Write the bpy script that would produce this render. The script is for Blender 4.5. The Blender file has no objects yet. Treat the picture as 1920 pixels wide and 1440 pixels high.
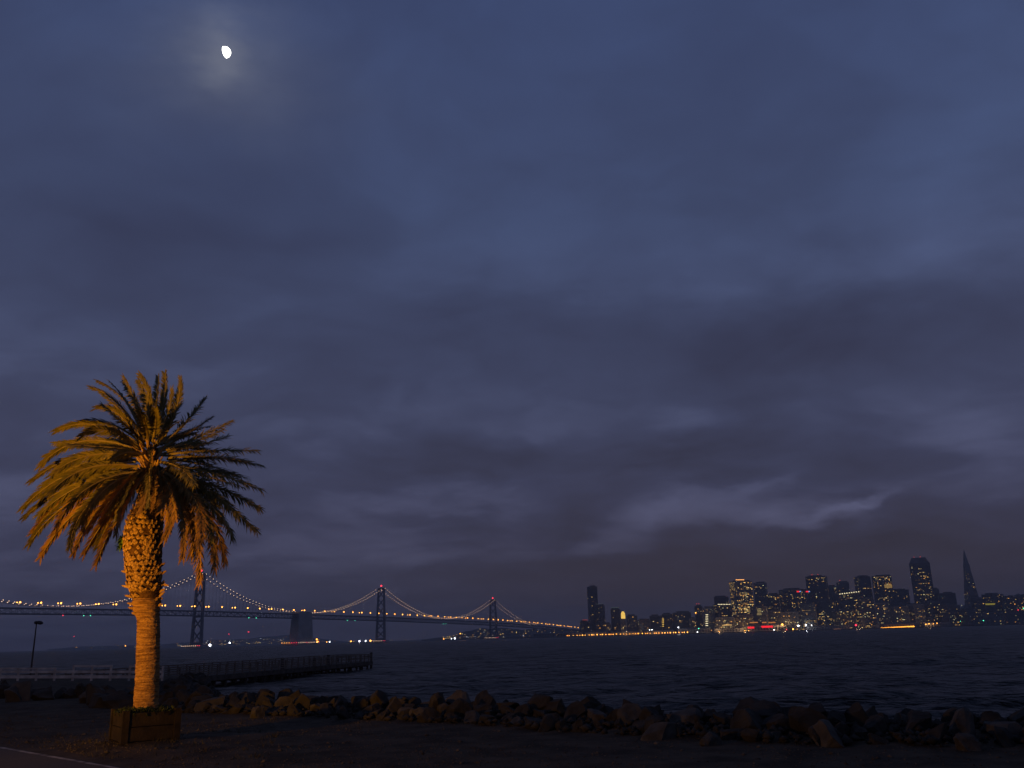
import bpy, math, random
import numpy as np
from mathutils import Vector, Matrix
random.seed(7); RNG = np.random.default_rng(7)
SC = bpy.context.scene
COL = SC.collection
R_ = math.radians

# ------------------------------------------------------------------ camera
EYE = Vector((0, 0, 5.0))
FPX, PITCH, ROLL = 1650.0, math.atan(474.4/1650), math.atan(.0275)
Fw = Vector((0, math.cos(PITCH), math.sin(PITCH)))
r0 = Vector((1, 0, 0)); u0 = Vector((0, -math.sin(PITCH), math.cos(PITCH)))
Rt = r0*math.cos(ROLL)-u0*math.sin(ROLL); Up = r0*math.sin(ROLL)+u0*math.cos(ROLL)
cam = bpy.data.cameras.new('camera'); camo = bpy.data.objects.new('camera', cam); COL.objects.link(camo)
m = Matrix((Rt, Up, -Fw)).transposed().to_4x4(); m.translation = EYE
camo.matrix_world = m
cam.sensor_width = 36; cam.lens = FPX/1920*36
cam.clip_start = .1; cam.clip_end = 60000
SC.camera = camo

def ray(px, py):
    return (Fw*FPX+Rt*(px-960)-Up*(py-720)).normalized()
def at_y(px, py, Y):                      # point on the vertical plane at distance Y
    d = ray(px, py); return EYE+d*(Y/d.y)
def at_z(px, py, z):                      # point on the horizontal plane of height z
    d = ray(px, py); return EYE+d*((z-EYE.z)/d.z)
def proj(P):
    d = Vector(P)-EYE; k = FPX/d.dot(Fw)
    return 960+k*d.dot(Rt), 720-k*d.dot(Up)

# ------------------------------------------------------------------ world: dusk sky with thin cloud
W = bpy.data.worlds.new('World'); SC.world = W; W.use_nodes = True
nt = W.node_tree; N = nt.nodes; L = nt.links
N.clear()
wout = N.new('ShaderNodeOutputWorld'); bg = N.new('ShaderNodeBackground'); L.new(bg.outputs[0], wout.inputs[0])
def lin(r, g, b):
    f = lambda c: (c/255/12.92) if c/255 <= .04045 else ((c/255+.055)/1.055)**2.4
    return (f(r), f(g), f(b), 1)
def M1(op, a, b=None, c=None, clamp=False):
    n = N.new('ShaderNodeMath'); n.operation = op; n.use_clamp = clamp
    for i, v in enumerate((a, b, c)):
        if v is None: continue
        if isinstance(v, (int, float)): n.inputs[i].default_value = v
        else: L.new(v, n.inputs[i])
    return n.outputs[0]
def MV(op, a, b=None, c=None):
    n = N.new('ShaderNodeVectorMath'); n.operation = op
    for i, v in enumerate((a, b, c)):
        if v is None: continue
        if isinstance(v, (tuple, Vector)): n.inputs[i].default_value = tuple(v)
        elif isinstance(v, (int, float)): n.inputs['Scale'].default_value = v
        else: L.new(v, n.inputs[i])
    return n.outputs['Value'] if op in ('DOT_PRODUCT', 'LENGTH') else n.outputs[0]
def mixc(f, a, b):
    n = N.new('ShaderNodeMix'); n.data_type = 'RGBA'
    if isinstance(f, (int, float)): n.inputs[0].default_value = f
    else: L.new(f, n.inputs[0])
    for i, v in ((6, a), (7, b)):
        if isinstance(v, tuple): n.inputs[i].default_value = v
        else: L.new(v, n.inputs[i])
    return n.outputs[2]
def noise(vec, scale, detail=5, rough=.5, col=False):
    n = N.new('ShaderNodeTexNoise'); L.new(vec, n.inputs['Vector'])
    n.inputs['Scale'].default_value = scale; n.inputs['Detail'].default_value = detail; n.inputs['Roughness'].default_value = rough
    return n.outputs['Color' if col else 'Fac']
tc = N.new('ShaderNodeTexCoord'); D = tc.outputs['Generated']
sep = N.new('ShaderNodeSeparateXYZ'); L.new(D, sep.inputs[0])
el = M1('MAXIMUM', sep.outputs[2], 0.0)
# cloud-plane coordinates: clouds flatten towards the horizon
den = M1('ADD', el, .18)
cu = N.new('ShaderNodeCombineXYZ')
L.new(M1('DIVIDE', sep.outputs[0], den), cu.inputs[0]); L.new(M1('DIVIDE', sep.outputs[1], den), cu.inputs[1])
CP = cu.outputs[0]
wob = MV('SUBTRACT', noise(CP, 1.6, 3, .5, True), (.5, .5, .5))
CPw = MV('ADD', CP, MV('SCALE', wob, None)); 
CPw.node.inputs[1].links[0].from_node.inputs['Scale'].default_value = .55
CPs = MV('MULTIPLY', CPw, (1.0, 1.25, 1.0))
n_big = noise(CPs, 1.15, 3, .5); n_mid = noise(CPs, 2.6, 5, .52); n_fine = noise(CPs, 7.0, 6, .55)
# warped view direction for the individual cloud banks
wv = MV('SUBTRACT', noise(MV('MULTIPLY', D, (1, 1, 2.2)), 5.5, 5, .6, True), (.5, .5, .5))
sc_ = MV('SCALE', wv); sc_.node.inputs['Scale'].default_value = .10
Dw = MV('ADD', D, sc_)
def blob(px, py, rx, ry, rot=0.):
    d0 = ray(px, py); e1 = (Rt-d0*Rt.dot(d0)).normalized(); e2 = (Up-d0*Up.dot(d0)).normalized()
    c, s = math.cos(R_(rot)), math.sin(R_(rot))
    a1 = (e1*c+e2*s)*(FPX/rx); a2 = (e2*c-e1*s)*(FPX/ry)
    dd = MV('SUBTRACT', Dw, d0)
    u = MV('DOT_PRODUCT', dd, a1); v = MV('DOT_PRODUCT', dd, a2)
    q = M1('MULTIPLY_ADD', u, u, M1('MULTIPLY', v, v))
    return M1('POWER', 2.718, M1('MULTIPLY', q, -1.0))
BANKS = [  # px, py, rx, ry, rot, amount of light (thin cloud) or dark (thick cloud)
    (1080, 470, 420, 130, -6, .30), (1700, 470, 170, 50, 8, .28), (1880, 230, 260, 130, 25, .42),
    (1560, 140, 300, 120, 10, .10), (650, 540, 200, 60, 0, .16), (760, 770, 260, 45, 2, .22),
    (1000, 810, 160, 30, 4, .16),
    (1290, 800, 90, 34, 8, .40), (1800, 828, 95, 32, 0, .42), (1330, 925, 170, 26, 18, .50), (1390, 965, 120, 22, 10, .55),
    (1500, 968, 90, 13, 4, .6), (1585, 945, 70, 10, 14, .95), (1440, 885, 80, 14, 14, .3), (1200, 945, 110, 26, 0, .3), (1180, 980, 150, 34, 2, .42),
    (860, 930, 210, 36, 0, .36), (950, 1030, 260, 30, 3, .42), (700, 1000, 200, 50, 0, .2), (60, 960, 300, 150, 0, .20),
    (400, 700, 240, 80, 0, .12), (1640, 700, 130, 50, 0, .10),
    (300, 450, 330, 110, -4, -.30), (420, 250, 500, 90, 0, -.10), (1250, 640, 420, 75, -3, -.46),
    (1750, 610, 260, 80, 6, -.34), (880, 865, 300, 42, 2, -.42), (1060, 965, 85, 38, 6, -.62),
    (860, 962, 120, 22, 0, -.34), (1250, 870, 120, 26, 8, -.34), (1560, 860, 190, 40, 8, -.34),
    (1640, 1060, 480, 62, 0, -.40), (1180, 1060, 300, 36, 2, -.30), (150, 830, 240, 70, 0, -.16),
    (1720, 990, 170, 30, 5, -.30), (560, 660, 260, 60, 0, -.18)]
acc = M1('MULTIPLY', M1('SUBTRACT', n_big, .5), 1.1)
acc = M1('ADD', acc, M1('MULTIPLY', M1('SUBTRACT', n_mid, .5), 1.15))
acc = M1('ADD', acc, M1('MULTIPLY', M1('SUBTRACT', n_fine, .5), .30))
for b in BANKS:
    acc = M1('MULTIPLY_ADD', blob(*b[:5]), b[5], acc)
def ramp(fac, pts):
    n = N.new('ShaderNodeValToRGB'); L.new(fac, n.inputs[0]); cr = n.color_ramp
    while len(cr.elements) < len(pts): cr.elements.new(.5)
    for e_, (p, c) in zip(cr.elements, pts): e_.position = p; e_.color = c
    return n.outputs[0]
# clear dusk sky by height, thick cloud by height, thin lit cloud by height
midc = ramp(el, [(0, lin(66, 65, 86)), (.10, lin(67, 68, 92)), (.25, lin(67, 72, 99)), (.45, lin(65, 75, 107)), (.75, lin(59, 72, 110)), (1, lin(53, 66, 105))])
darkc = ramp(el, [(0, lin(50, 45, 51)), (.10, lin(52, 50, 61)), (.25, lin(54, 55, 75)), (.45, lin(54, 59, 86)), (.75, lin(50, 58, 92)), (1, lin(44, 54, 92))])
litc = ramp(el, [(0, lin(88, 90, 112)), (.10, lin(102, 104, 136)), (.25, lin(94, 102, 136)), (.45, lin(82, 99, 141)), (.75, lin(73, 94, 145)), (1, lin(66, 88, 146))])
skyc = mixc(M1('MULTIPLY', acc, 1.0, None, True), midc, litc)
skyc = mixc(M1('MULTIPLY', acc, -1.25, None, True), skyc, darkc)
# low cloud over the city catches its warm light
warm = M1('ADD', blob(1720, 1125, 700, 135, 2), M1('MULTIPLY', blob(1100, 1130, 420, 60, 1), .45))
skyc = mixc(M1('MULTIPLY', warm, .80, None, True), skyc, lin(63, 54, 58))
# thin cloud lit by the moon
MOON_PX = (422, 98)
g1 = blob(*MOON_PX, 95, 85); g2 = blob(MOON_PX[0]-6, MOON_PX[1]+2, 38, 40); g3 = blob(430, 160, 190, 95)
gl = M1('ADD', M1('MULTIPLY', g1, .034), M1('ADD', M1('MULTIPLY', g2, .06), M1('MULTIPLY', g3, .016)))
gl = M1('MULTIPLY', gl, M1('MULTIPLY_ADD', n_fine, 1.2, .35))
gc = N.new('ShaderNodeCombineColor')
for i, k in enumerate((1.0, .98, .82)): L.new(M1('MULTIPLY', gl, k), gc.inputs[i])
addn = N.new('ShaderNodeMix'); addn.data_type = 'RGBA'; addn.blend_type = 'ADD'; addn.inputs[0].default_value = 1
L.new(skyc, addn.inputs[6]); L.new(gc.outputs[0], addn.inputs[7])
L.new(addn.outputs[2], bg.inputs[0]); bg.inputs[1].default_value = .94
W.cycles.sampling_method = 'MANUAL'; W.cycles.sample_map_resolution = 512

# the moon's own light: very weak
mdir = ray(*MOON_PX)
sl = bpy.data.lights.new('moonlight', 'SUN'); sl.energy = .006; sl.angle = R_(.5); sl.color = (1, .96, .88)
so = bpy.data.objects.new('moonlight', sl); so.rotation_euler = mdir.to_track_quat('Z', 'Y').to_euler(); COL.objects.link(so)

# sodium floodlight on a lamp post left of the frame (post built below); it lights the palm
LAMP = Vector((-15.8, 10.3, 4.7)); AIM = Vector((-9.9, 22.8, 7.9))
sp = bpy.data.lights.new('sodium_lamp', 'SPOT'); sp.energy = 9800; sp.color = (1, .42, .02); sp.spot_size = R_(52); sp.spot_blend = 1.0; sp.shadow_soft_size = .12
spo = bpy.data.objects.new('sodium_lamp', sp); spo.location = LAMP+(AIM-LAMP).normalized()*.32
st = bpy.data.lights.new('sodium_spill', 'POINT'); st.energy = 2300; st.color = (1, .42, .05); st.shadow_soft_size = .15
sto = bpy.data.objects.new('sodium_spill', st); sto.location = LAMP+(AIM-LAMP).normalized()*.42+Vector((0, 0, -.1)); COL.objects.link(sto)
spo.rotation_euler = (LAMP-AIM).to_track_quat('Z', 'Y').to_euler(); COL.objects.link(spo)

SC.view_settings.view_transform = 'Standard'; SC.view_settings.look = 'None'
SC.view_settings.exposure = 0; SC.view_settings.gamma = 1; SC.view_settings.use_curve_mapping = False
SC.render.engine = 'CYCLES'
cy = SC.cycles
cy.use_denoising = True; cy.sample_clamp_indirect = 1.0; cy.max_bounces = 5; cy.volume_bounces = 0
cy.caustics_reflective = False; cy.caustics_refractive = False

# ------------------------------------------------------------------ helpers
def mat(name, base, rough=.8, var=None, scale=5., bump=0., bscale=20., metal=0., spec=.3, detail=6):
    mt = bpy.data.materials.new(name); mt.use_nodes = True; t = mt.node_tree; p = t.nodes['Principled BSDF']
    p.inputs['Roughness'].default_value = rough; p.inputs['Metallic'].default_value = metal
    p.inputs['Specular IOR Level'].default_value = spec
    p.inputs['Base Color'].default_value = (*base, 1)
    c = t.nodes.new('ShaderNodeTexCoord')
    if var:
        n = t.nodes.new('ShaderNodeTexNoise'); n.inputs['Scale'].default_value = scale; n.inputs['Detail'].default_value = detail
        t.links.new(c.outputs['Object'], n.inputs['Vector'])
        r = t.nodes.new('ShaderNodeValToRGB'); r.color_ramp.elements[0].position = .35; r.color_ramp.elements[1].position = .65
        r.color_ramp.elements[0].color = (*base, 1); r.color_ramp.elements[1].color = (*var, 1)
        t.links.new(n.outputs['Fac'], r.inputs[0]); t.links.new(r.outputs[0], p.inputs['Base Color'])
    if bump:
        n = t.nodes.new('ShaderNodeTexNoise'); n.inputs['Scale'].default_value = bscale; n.inputs['Detail'].default_value = 8
        t.links.new(c.outputs['Object'], n.inputs['Vector'])
        b = t.nodes.new('ShaderNodeBump'); b.inputs['Strength'].default_value = 1; b.inputs['Distance'].default_value = bump
        t.links.new(n.outputs['Fac'], b.inputs['Height']); t.links.new(b.outputs[0], p.inputs['Normal'])
    return mt
def glow(name, col, s):
    mt = bpy.data.materials.new(name); mt.use_nodes = True; t = mt.node_tree; t.nodes.clear()
    e = t.nodes.new('ShaderNodeEmission'); o = t.nodes.new('ShaderNodeOutputMaterial'); t.links.new(e.outputs[0], o.inputs[0])
    e.inputs[0].default_value = (*col, 1); e.inputs[1].default_value = s
    try: mt.cycles.emission_sampling = 'NONE'
    except Exception: pass
    return mt
class MB:
    def __init__(s): s.v = []; s.f = []; s.c = []
    def add(s, vs, fs, c=None):
        n = len(s.v); s.v += [tuple(q) for q in vs]; s.f += [tuple(n+i for i in f) for f in fs]
        s.c += [c or (1, 1, 1, 1)]*len(fs)
    def box(s, c, size, M=None, col=None, taper=1.0):
        c = Vector(c); vs = []
        for z in (-1, 1):
            k = taper if z > 0 else 1
            for x, y in ((-1, -1), (1, -1), (1, 1), (-1, 1)):
                p = Vector((x*size[0]/2*k, y*size[1]/2*k, z*size[2]/2)); vs.append(c+(M@p if M else p))
        s.add(vs, [(3, 2, 1, 0), (4, 5, 6, 7), (0, 1, 5, 4), (1, 2, 6, 5), (2, 3, 7, 6), (3, 0, 4, 7)], col)
    def bar(s, p, q, w, h=None, col=None):
        p, q = Vector(p), Vector(q); d = q-p; h = h or w
        x = d.cross(Vector((0, 0, 1)))
        if x.length < 1e-6: x = Vector((1, 0, 0))
        x.normalize(); z = x.cross(d).normalized()
        o = [-x*w/2-z*h/2, x*w/2-z*h/2, x*w/2+z*h/2, -x*w/2+z*h/2]
        s.add([p+i for i in o]+[q+i for i in o], [(3, 2, 1, 0), (4, 5, 6, 7), (0, 1, 5, 4), (1, 2, 6, 5), (2, 3, 7, 6), (3, 0, 4, 7)], col)
    def tube(s, pts, rad, n=6):
        pts = [Vector(p) for p in pts]; rings = []
        for i, p in enumerate(pts):
            d = (pts[min(i+1, len(pts)-1)]-pts[max(i-1, 0)]).normalized()
            x = d.cross(Vector((0, 0, 1))) if abs(d.z) < .99 else Vector((1, 0, 0)); x.normalize(); y = d.cross(x)
            r = rad[i] if isinstance(rad, (list, tuple)) else rad
            rings += [p+(x*math.cos(6.28318*k/n)+y*math.sin(6.28318*k/n))*r for k in range(n)]
        fs = [(i*n+k, i*n+(k+1) % n, (i+1)*n+(k+1) % n, (i+1)*n+k) for i in range(len(pts)-1) for k in range(n)]
        fs += [tuple(range(n-1, -1, -1)), tuple((len(pts)-1)*n+k for k in range(n))]
        s.add(rings, fs)
    def ball(s, c, r, n=6, m=4, sq=1.0, col=None):
        c = Vector(c); vs = [c+Vector((0, 0, r*sq))]
        for i in range(1, m):
            a = math.pi*i/m
            vs += [c+Vector((r*math.sin(a)*math.cos(6.28318*k/n), r*math.sin(a)*math.sin(6.28318*k/n), r*sq*math.cos(a))) for k in range(n)]
        vs.append(c-Vector((0, 0, r*sq))); fs = []
        for k in range(n): fs.append((0, 1+k, 1+(k+1) % n))
        for i in range(m-2):
            for k in range(n): fs.append((1+i*n+k, 1+(i+1)*n+k, 1+(i+1)*n+(k+1) % n, 1+i*n+(k+1) % n))
        b = 1+(m-2)*n; e = len(vs)-1
        for k in range(n): fs.append((b+k, e, b+(k+1) % n))
        s.add(vs, fs, col)
    def mesh(s, name, material, smooth=False, colattr=False):
        me = bpy.data.meshes.new(name); me.from_pydata(s.v, [], s.f)
        if material: me.materials.append(material)
        if colattr:
            a = me.attributes.new('lamp', 'FLOAT_COLOR', 'FACE'); a.data.foreach_set('color', np.array(s.c, dtype=np.float32).ravel())
        if smooth: me.polygons.foreach_set('use_smooth', [True]*len(me.polygons))
        me.update(); return me
    def build(s, name, material, parent=None, smooth=False, kind=None, colattr=False, loc=None):
        return link(name, s.mesh(name, material, smooth, colattr), parent, kind, loc)
def link(name, me, parent=None, kind=None, loc=None):
    o = bpy.data.objects.new(name, me); COL.objects.link(o)
    if loc is not None: o.location = loc
    if parent: o.parent = parent
    if kind: o['kind'] = kind
    return o
def thing(name, label, cat, loc=(0, 0, 0), group=None):
    o = bpy.data.objects.new(name, None); COL.objects.link(o); o.location = loc; o['label'] = label; o['category'] = cat
    if group: o['group'] = group
    return o
def grid_mesh(name, X, Y, Z, material, parent=None, kind=None, smooth=True):
    h, w = X.shape; me = bpy.data.meshes.new(name)
    co = np.stack([X, Y, Z], -1).reshape(-1, 3).astype(np.float32)
    idx = np.arange(h*w).reshape(h, w)
    q = np.stack([idx[:-1, :-1], idx[:-1, 1:], idx[1:, 1:], idx[1:, :-1]], -1).reshape(-1, 4)
    me.vertices.add(len(co)); me.vertices.foreach_set('co', co.ravel())
    me.loops.add(q.size); me.loops.foreach_set('vertex_index', q.ravel().astype(np.int32))
    me.polygons.add(len(q)); me.polygons.foreach_set('loop_start', np.arange(0, q.size, 4, dtype=np.int32))
    me.polygons.foreach_set('loop_total', np.full(len(q), 4, dtype=np.int32))
    me.update(calc_edges=True); me.validate()
    if smooth: me.polygons.foreach_set('use_smooth', [True]*len(me.polygons))
    me.materials.append(material)
    return link(name, me, parent, kind)
def vnoise(x, y, seed=0):                  # smooth value noise, numpy
    xi = np.floor(x).astype(int); yi = np.floor(y).astype(int); fx = x-xi; fy = y-yi
    fx = fx*fx*(3-2*fx); fy = fy*fy*(3-2*fy)
    def h(a, b):
        n = (a*374761393+b*668265263+seed*1442695) & 0x7fffffff
        n = ((n ^ (n >> 13))*1274126177) & 0x7fffffff
        return (n & 0xffff)/65535.
    return (h(xi, yi)*(1-fx)+h(xi+1, yi)*fx)*(1-fy)+(h(xi, yi+1)*(1-fx)+h(xi+1, yi+1)*fx)*fy
def fbm(x, y, o=4, seed=0):
    s = 0; a = .5
    for i in range(o): s = s+a*(vnoise(x*2**i, y*2**i, seed+i)-.5); a *= .5
    return s

# ------------------------------------------------------------------ materials
m_ground = mat('dry_dirt', (.036, .028, .019), .95, (.080, .062, .042), 1.3, .03, 9, spec=.1)
m_gravel = mat('gravel_stone', (.03, .026, .02), .9, (.11, .09, .065), 3.5, spec=.15)
m_rock = mat('basalt_boulder', (.017, .016, .013), .9, (.045, .041, .033), 1.7, .04, 6, spec=.2)
m_rockb = mat('pale_boulder', (.038, .035, .030), .9, (.078, .072, .060), 2.5, .03, 8, spec=.2)
m_asph = mat('asphalt', (.055, .050, .044), .9, (.085, .078, .068), 30, .006, 60, spec=.2)
m_line = mat('worn_road_paint', (.07, .065, .058), .8, (.34, .32, .27), 3.2)
m_shoulder = mat('packed_shoulder_dirt', (.045, .035, .026), .95, (.075, .06, .043), 2, .015, 20, spec=.1)
m_planter = mat('weathered_planter_concrete', (.011, .009, .007), .9, (.026, .020, .015), 4, .012, 18, spec=.15)
m_weed = mat('dark_weed', (.02, .035, .012), .8, (.04, .05, .018), 8, spec=.15)
m_bark = mat('palm_bark', (.20, .12, .05), .9, (.42, .28, .12), 5, .02, 35, spec=.15)
def banded(name, a, b, sc, bump):
    mt = mat(name, a, .9, b, 3.0, bump, 10, spec=.15); t = mt.node_tree; c = [n for n in t.nodes if n.type == 'TEX_COORD'][0]
    mp = t.nodes.new('ShaderNodeMapping'); mp.inputs['Scale'].default_value = sc; t.links.new(c.outputs['Object'], mp.inputs[0])
    for n in t.nodes:
        if n.type == 'TEX_NOISE': t.links.new(mp.outputs[0], n.inputs['Vector'])
    return mt
m_bark = banded('palm_bark', (.15, .075, .028), (.40, .23, .085), (1, 1, 9), .03)
m_fibre = mat('dark_palm_fibre', (.05, .025, .010), .95, (.13, .07, .028), 9, .02, 30, spec=.1)
m_base = mat('palm_leaf_base', (.17, .09, .032), .75, (.50, .32, .12), 2.2, .008, 30, spec=.2)
m_frond = mat('palm_leaflet_green', (.085, .080, .018), .6, (.16, .13, .032), 4, spec=.3)
m_frond2 = mat('palm_leaflet_dry', (.20, .115, .032), .7, (.32, .18, .05), 4, spec=.2)
m_rachis = mat('palm_rachis', (.24, .19, .07), .55, (.16, .12, .04), 3, spec=.3)
m_wood = mat('pier_timber', (.05, .042, .034), .9, (.10, .085, .07), 1.2, .02, 5, spec=.15)
m_white = mat('fence_white_paint', (.36, .32, .28), .7, (.60, .55, .49), 2)
m_pole = mat('dark_steel', (.04, .04, .042), .5, metal=.6)
m_steel = mat('bridge_grey_steel', (.13, .14, .16), .6, (.17, .18, .20), .05)
m_conc = mat('anchorage_concrete', (.30, .29, .27), .85, (.40, .39, .37), .06)
m_roadway = mat('bridge_roadway', (.07, .07, .07), .9, (.09, .09, .09), .05)
m_hill = mat('dark_hillside', (.04, .042, .034), .95, (.08, .075, .06), .01)
m_land = mat('city_ground', (.04, .04, .04), .95, (.06, .055, .05), .02)
m_glass = mat('dark_office_glass', (.02, .022, .026), .25, spec=.5)
WALLS = [mat('facade_dark_granite', (.085, .08, .08), .7, (.11, .10, .10), .03), mat('facade_grey_concrete', (.18, .17, .165), .8, (.22, .21, .20), .03),
         mat('facade_brown_stone', (.14, .11, .10), .8, (.17, .14, .12), .03), mat('facade_pale_stone', (.22, .21, .19), .8, (.27, .25, .23), .03)]
g_sodium = glow('sodium_glow', (1, .40, .06), 6.5); g_amber = glow('amber_glow', (1, .36, .05), 7); g_cable = glow('cable_bulb_glow', (1, .64, .40), 3.4)
g_white = glow('white_lamp_glow', (.92, .95, 1), 12); g_red = glow('red_beacon_glow', (1, .03, .06), 5); g_green = glow('green_navigation_glow', (.1, 1, .55), 3.5)
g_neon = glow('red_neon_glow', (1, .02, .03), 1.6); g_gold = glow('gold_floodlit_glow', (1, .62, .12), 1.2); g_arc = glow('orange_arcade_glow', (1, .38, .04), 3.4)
g_pale = glow('pale_window_glow', (1, .85, .5), 1.6); g_moon = glow('moon_surface', (1, .98, .92), 6)
m_lit = bpy.data.materials.new('lit_window'); m_lit.use_nodes = True; t = m_lit.node_tree; t.nodes.clear()
a_ = t.nodes.new('ShaderNodeAttribute'); a_.attribute_name = 'lamp'; e_ = t.nodes.new('ShaderNodeEmission'); o_ = t.nodes.new('ShaderNodeOutputMaterial')
t.links.new(a_.outputs['Color'], e_.inputs[0]); t.links.new(e_.outputs[0], o_.inputs[0]); e_.inputs[1].default_value = 1
m_lit.cycles.emission_sampling = 'NONE'

# water
m_water = bpy.data.materials.new('bay_water'); m_water.use_nodes = True; t = m_water.node_tree; p = t.nodes['Principled BSDF']
p.inputs['Base Color'].default_value = (.006, .009, .009, 1); p.inputs['Roughness'].default_value = .30; p.inputs['IOR'].default_value = 1.33; p.inputs['Specular IOR Level'].default_value = .21
c = t.nodes.new('ShaderNodeTexCoord'); mp = t.nodes.new('ShaderNodeMapping'); mp.inputs['Scale'].default_value = (.55, 1.0, 1); mp.inputs['Rotation'].default_value = (0, 0, R_(12))
t.links.new(c.outputs['Object'], mp.inputs[0]); prev = None
for sc2, dist in ((2.2, .42), (.45, 1.9), (.09, 6.0)):
    n = t.nodes.new('ShaderNodeTexNoise'); n.inputs['Scale'].default_value = sc2; n.inputs['Detail'].default_value = 5; n.inputs['Roughness'].default_value = .6
    t.links.new(mp.outputs[0], n.inputs['Vector'])
    b = t.nodes.new('ShaderNodeBump'); b.inputs['Strength'].default_value = 1; b.inputs['Distance'].default_value = dist
    t.links.new(n.outputs['Fac'], b.inputs['Height'])
    if prev: t.links.new(prev, b.inputs['Normal'])
    prev = b.outputs[0]
t.links.new(prev, p.inputs['Normal'])

# ------------------------------------------------------------------ land shape
GZ = 2.7
base_px = [(2500, 1404), (1920, 1404), (1600, 1400), (1400, 1394), (1200, 1381), (1000, 1368), (800, 1356), (600, 1346), (400, 1341), (330, 1338)]
shore = [at_z(x, y, GZ) for x, y in base_px]
shore = [(60., 2.)]+[(p_.x, p_.y) for p_ in shore]+[(-15.5, 38.), (-20.5, 52.), (-26.5, 70.), (-33, 79.), (-60, 83.), (-160, 90.)]
SH = np.array(shore)
def shore_dist(x, y):                     # >0 seaward
    x = np.asarray(x, float); y = np.asarray(y, float); best = np.full(x.shape, 1e9); sg = np.ones(x.shape)
    for (ax, ay), (bx, by) in zip(SH[:-1], SH[1:]):
        dx, dy = bx-ax, by-ay; L2 = dx*dx+dy*dy
        tt = np.clip(((x-ax)*dx+(y-ay)*dy)/L2, 0, 1); ex, ey = x-ax-tt*dx, y-ay-tt*dy; d = np.hypot(ex, ey)
        s = np.where(dx*ey-dy*ex < 0, 1., -1.); m_ = d < best; best = np.where(m_, d, best); sg = np.where(m_, s, sg)
    return best*sg
def ground_z(x, y):
    d = shore_dist(x, y)
    z = GZ+.22*np.exp(-((d-1.4)/1.3)**2)
    z = z-np.clip((d-2.4)/5.5, 0, 1)*4.6
    z = z+.15*np.exp(-((x+9.1)**2+(y-22.6)**2)/7.)
    z = z-.25*np.clip((y-40)/30, 0, 1)*(x < -10)
    return z+fbm(x*.35, y*.35, 3, 5)*.10+fbm(x*2.2, y*2.2, 3, 9)*.045*np.clip(1-d/4, 0, 1)
def seg(a, b, n): return np.linspace(a, b, n)
gx = np.concatenate([seg(-170, -46, 60)[:-1], seg(-46, 24, 360), seg(24, 62, 60)[1:]])
gy = np.concatenate([seg(-60, 8, 40)[:-1], seg(8, 44, 260), seg(44, 100, 110)[1:]])
XX, YY = np.meshgrid(gx, gy)
# the road lies near the camera; its edge line runs from the left towards the bottom of the frame
e0 = at_z(-10, 1400, GZ); e1 = at_z(215, 1440, GZ); rd = Vector((e1.x-e0.x, e1.y-e0.y, 0)).normalized(); rn = Vector((rd.y, -rd.x, 0))
if rn.y > 0: rn = -rn
roadside = (XX-e0.x)*rn.x+(YY-e0.y)*rn.y
ZZ = ground_z(XX, YY)
kk = np.clip((roadside+1.6)/1.2, 0, 1)
ZZ = ZZ*(1-kk)+(GZ-.01)*kk
terrain = grid_mesh('ground', XX, YY, ZZ, m_ground, kind='structure')
def gz1(x, y):
    k = min(max(((x-e0.x)*rn.x+(y-e0.y)*rn.y+1.6)/1.2, 0), 1)
    return float(ground_z(np.array([x]), np.array([y]))[0])*(1-k)+(GZ-.01)*k
def strip(name, a, b, z, material):
    mb = MB(); P0 = e0-rd*60; P1 = e0+rd*60; n = 60
    for i in range(n):
        p0 = P0.lerp(P1, i/n); p1 = P0.lerp(P1, (i+1)/n)
        q = [Vector((v.x, v.y, z)) for v in (p0+rn*a, p1+rn*a, p1+rn*b, p0+rn*b)]
        mb.add(q, [(0, 1, 2, 3)] if (q[1]-q[0]).cross(q[2]-q[0]).z > 0 else [(3, 2, 1, 0)])
    return mb.build(name, material, kind='structure')
strip('road', 0, 9, GZ+.024, m_asph)
strip('road_edge_line', .02, .14, GZ+.028, m_line)
strip('road_shoulder', -.9, 0, GZ+.006, m_shoulder)

# water: fine near the shore, coarser to the horizon
ys = np.concatenate([seg(12, 70, 240)[:-1], 70*np.exp(seg(0, math.log(10600/70), 420))])
u = np.linspace(-1, 1, 360)
WX = np.outer(np.maximum(ys, 60)*1.1, u); WY = np.repeat(ys[:, None], len(u), 1)
amp = np.clip(1.3-WY/2500, .35, 1)
ang = R_(12); wx = WX*math.cos(ang)+WY*math.sin(ang); wy = -WX*math.sin(ang)+WY*math.cos(ang)
WZ = (fbm(wx*.10, wy*.22, 4, 31)*.9+fbm(wx*.35, wy*.9, 3, 77)*.8*np.exp(-WY/400))*amp
WZ[-1] = 0
grid_mesh('bay_water', WX, WY, WZ, m_water, kind='structure')

# ------------------------------------------------------------------ riprap boulders
def rock_mesh(seed, squash):
    import bmesh
    bm = bmesh.new(); bmesh.ops.create_icosphere(bm, subdivisions=3, radius=.5)
    rr = random.Random(seed); planes = []
    for i in range(12):
        d = Vector((rr.gauss(0, 1), rr.gauss(0, 1), rr.gauss(0, 1))).normalized(); planes.append((d, rr.uniform(.20, .40)))
    for v in bm.verts:
        for d, h in planes:
            k = v.co.dot(d)
            if k > h: v.co -= d*(k-h)*.98
        v.co *= 1+rr.uniform(-.018, .018)+.05*(math.sin(v.co.x*17+seed)*math.sin(v.co.y*13+v.co.z*15))
        v.co.z *= squash
    me = bpy.data.meshes.new('boulder'); bm.to_mesh(me); bm.free(); return me
RM = [rock_mesh(i, [.8, .72, .9, .66][i % 4]) for i in range(12)]
for i, me in enumerate(RM): me.materials.append(m_rock)
RMP = []
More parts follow.
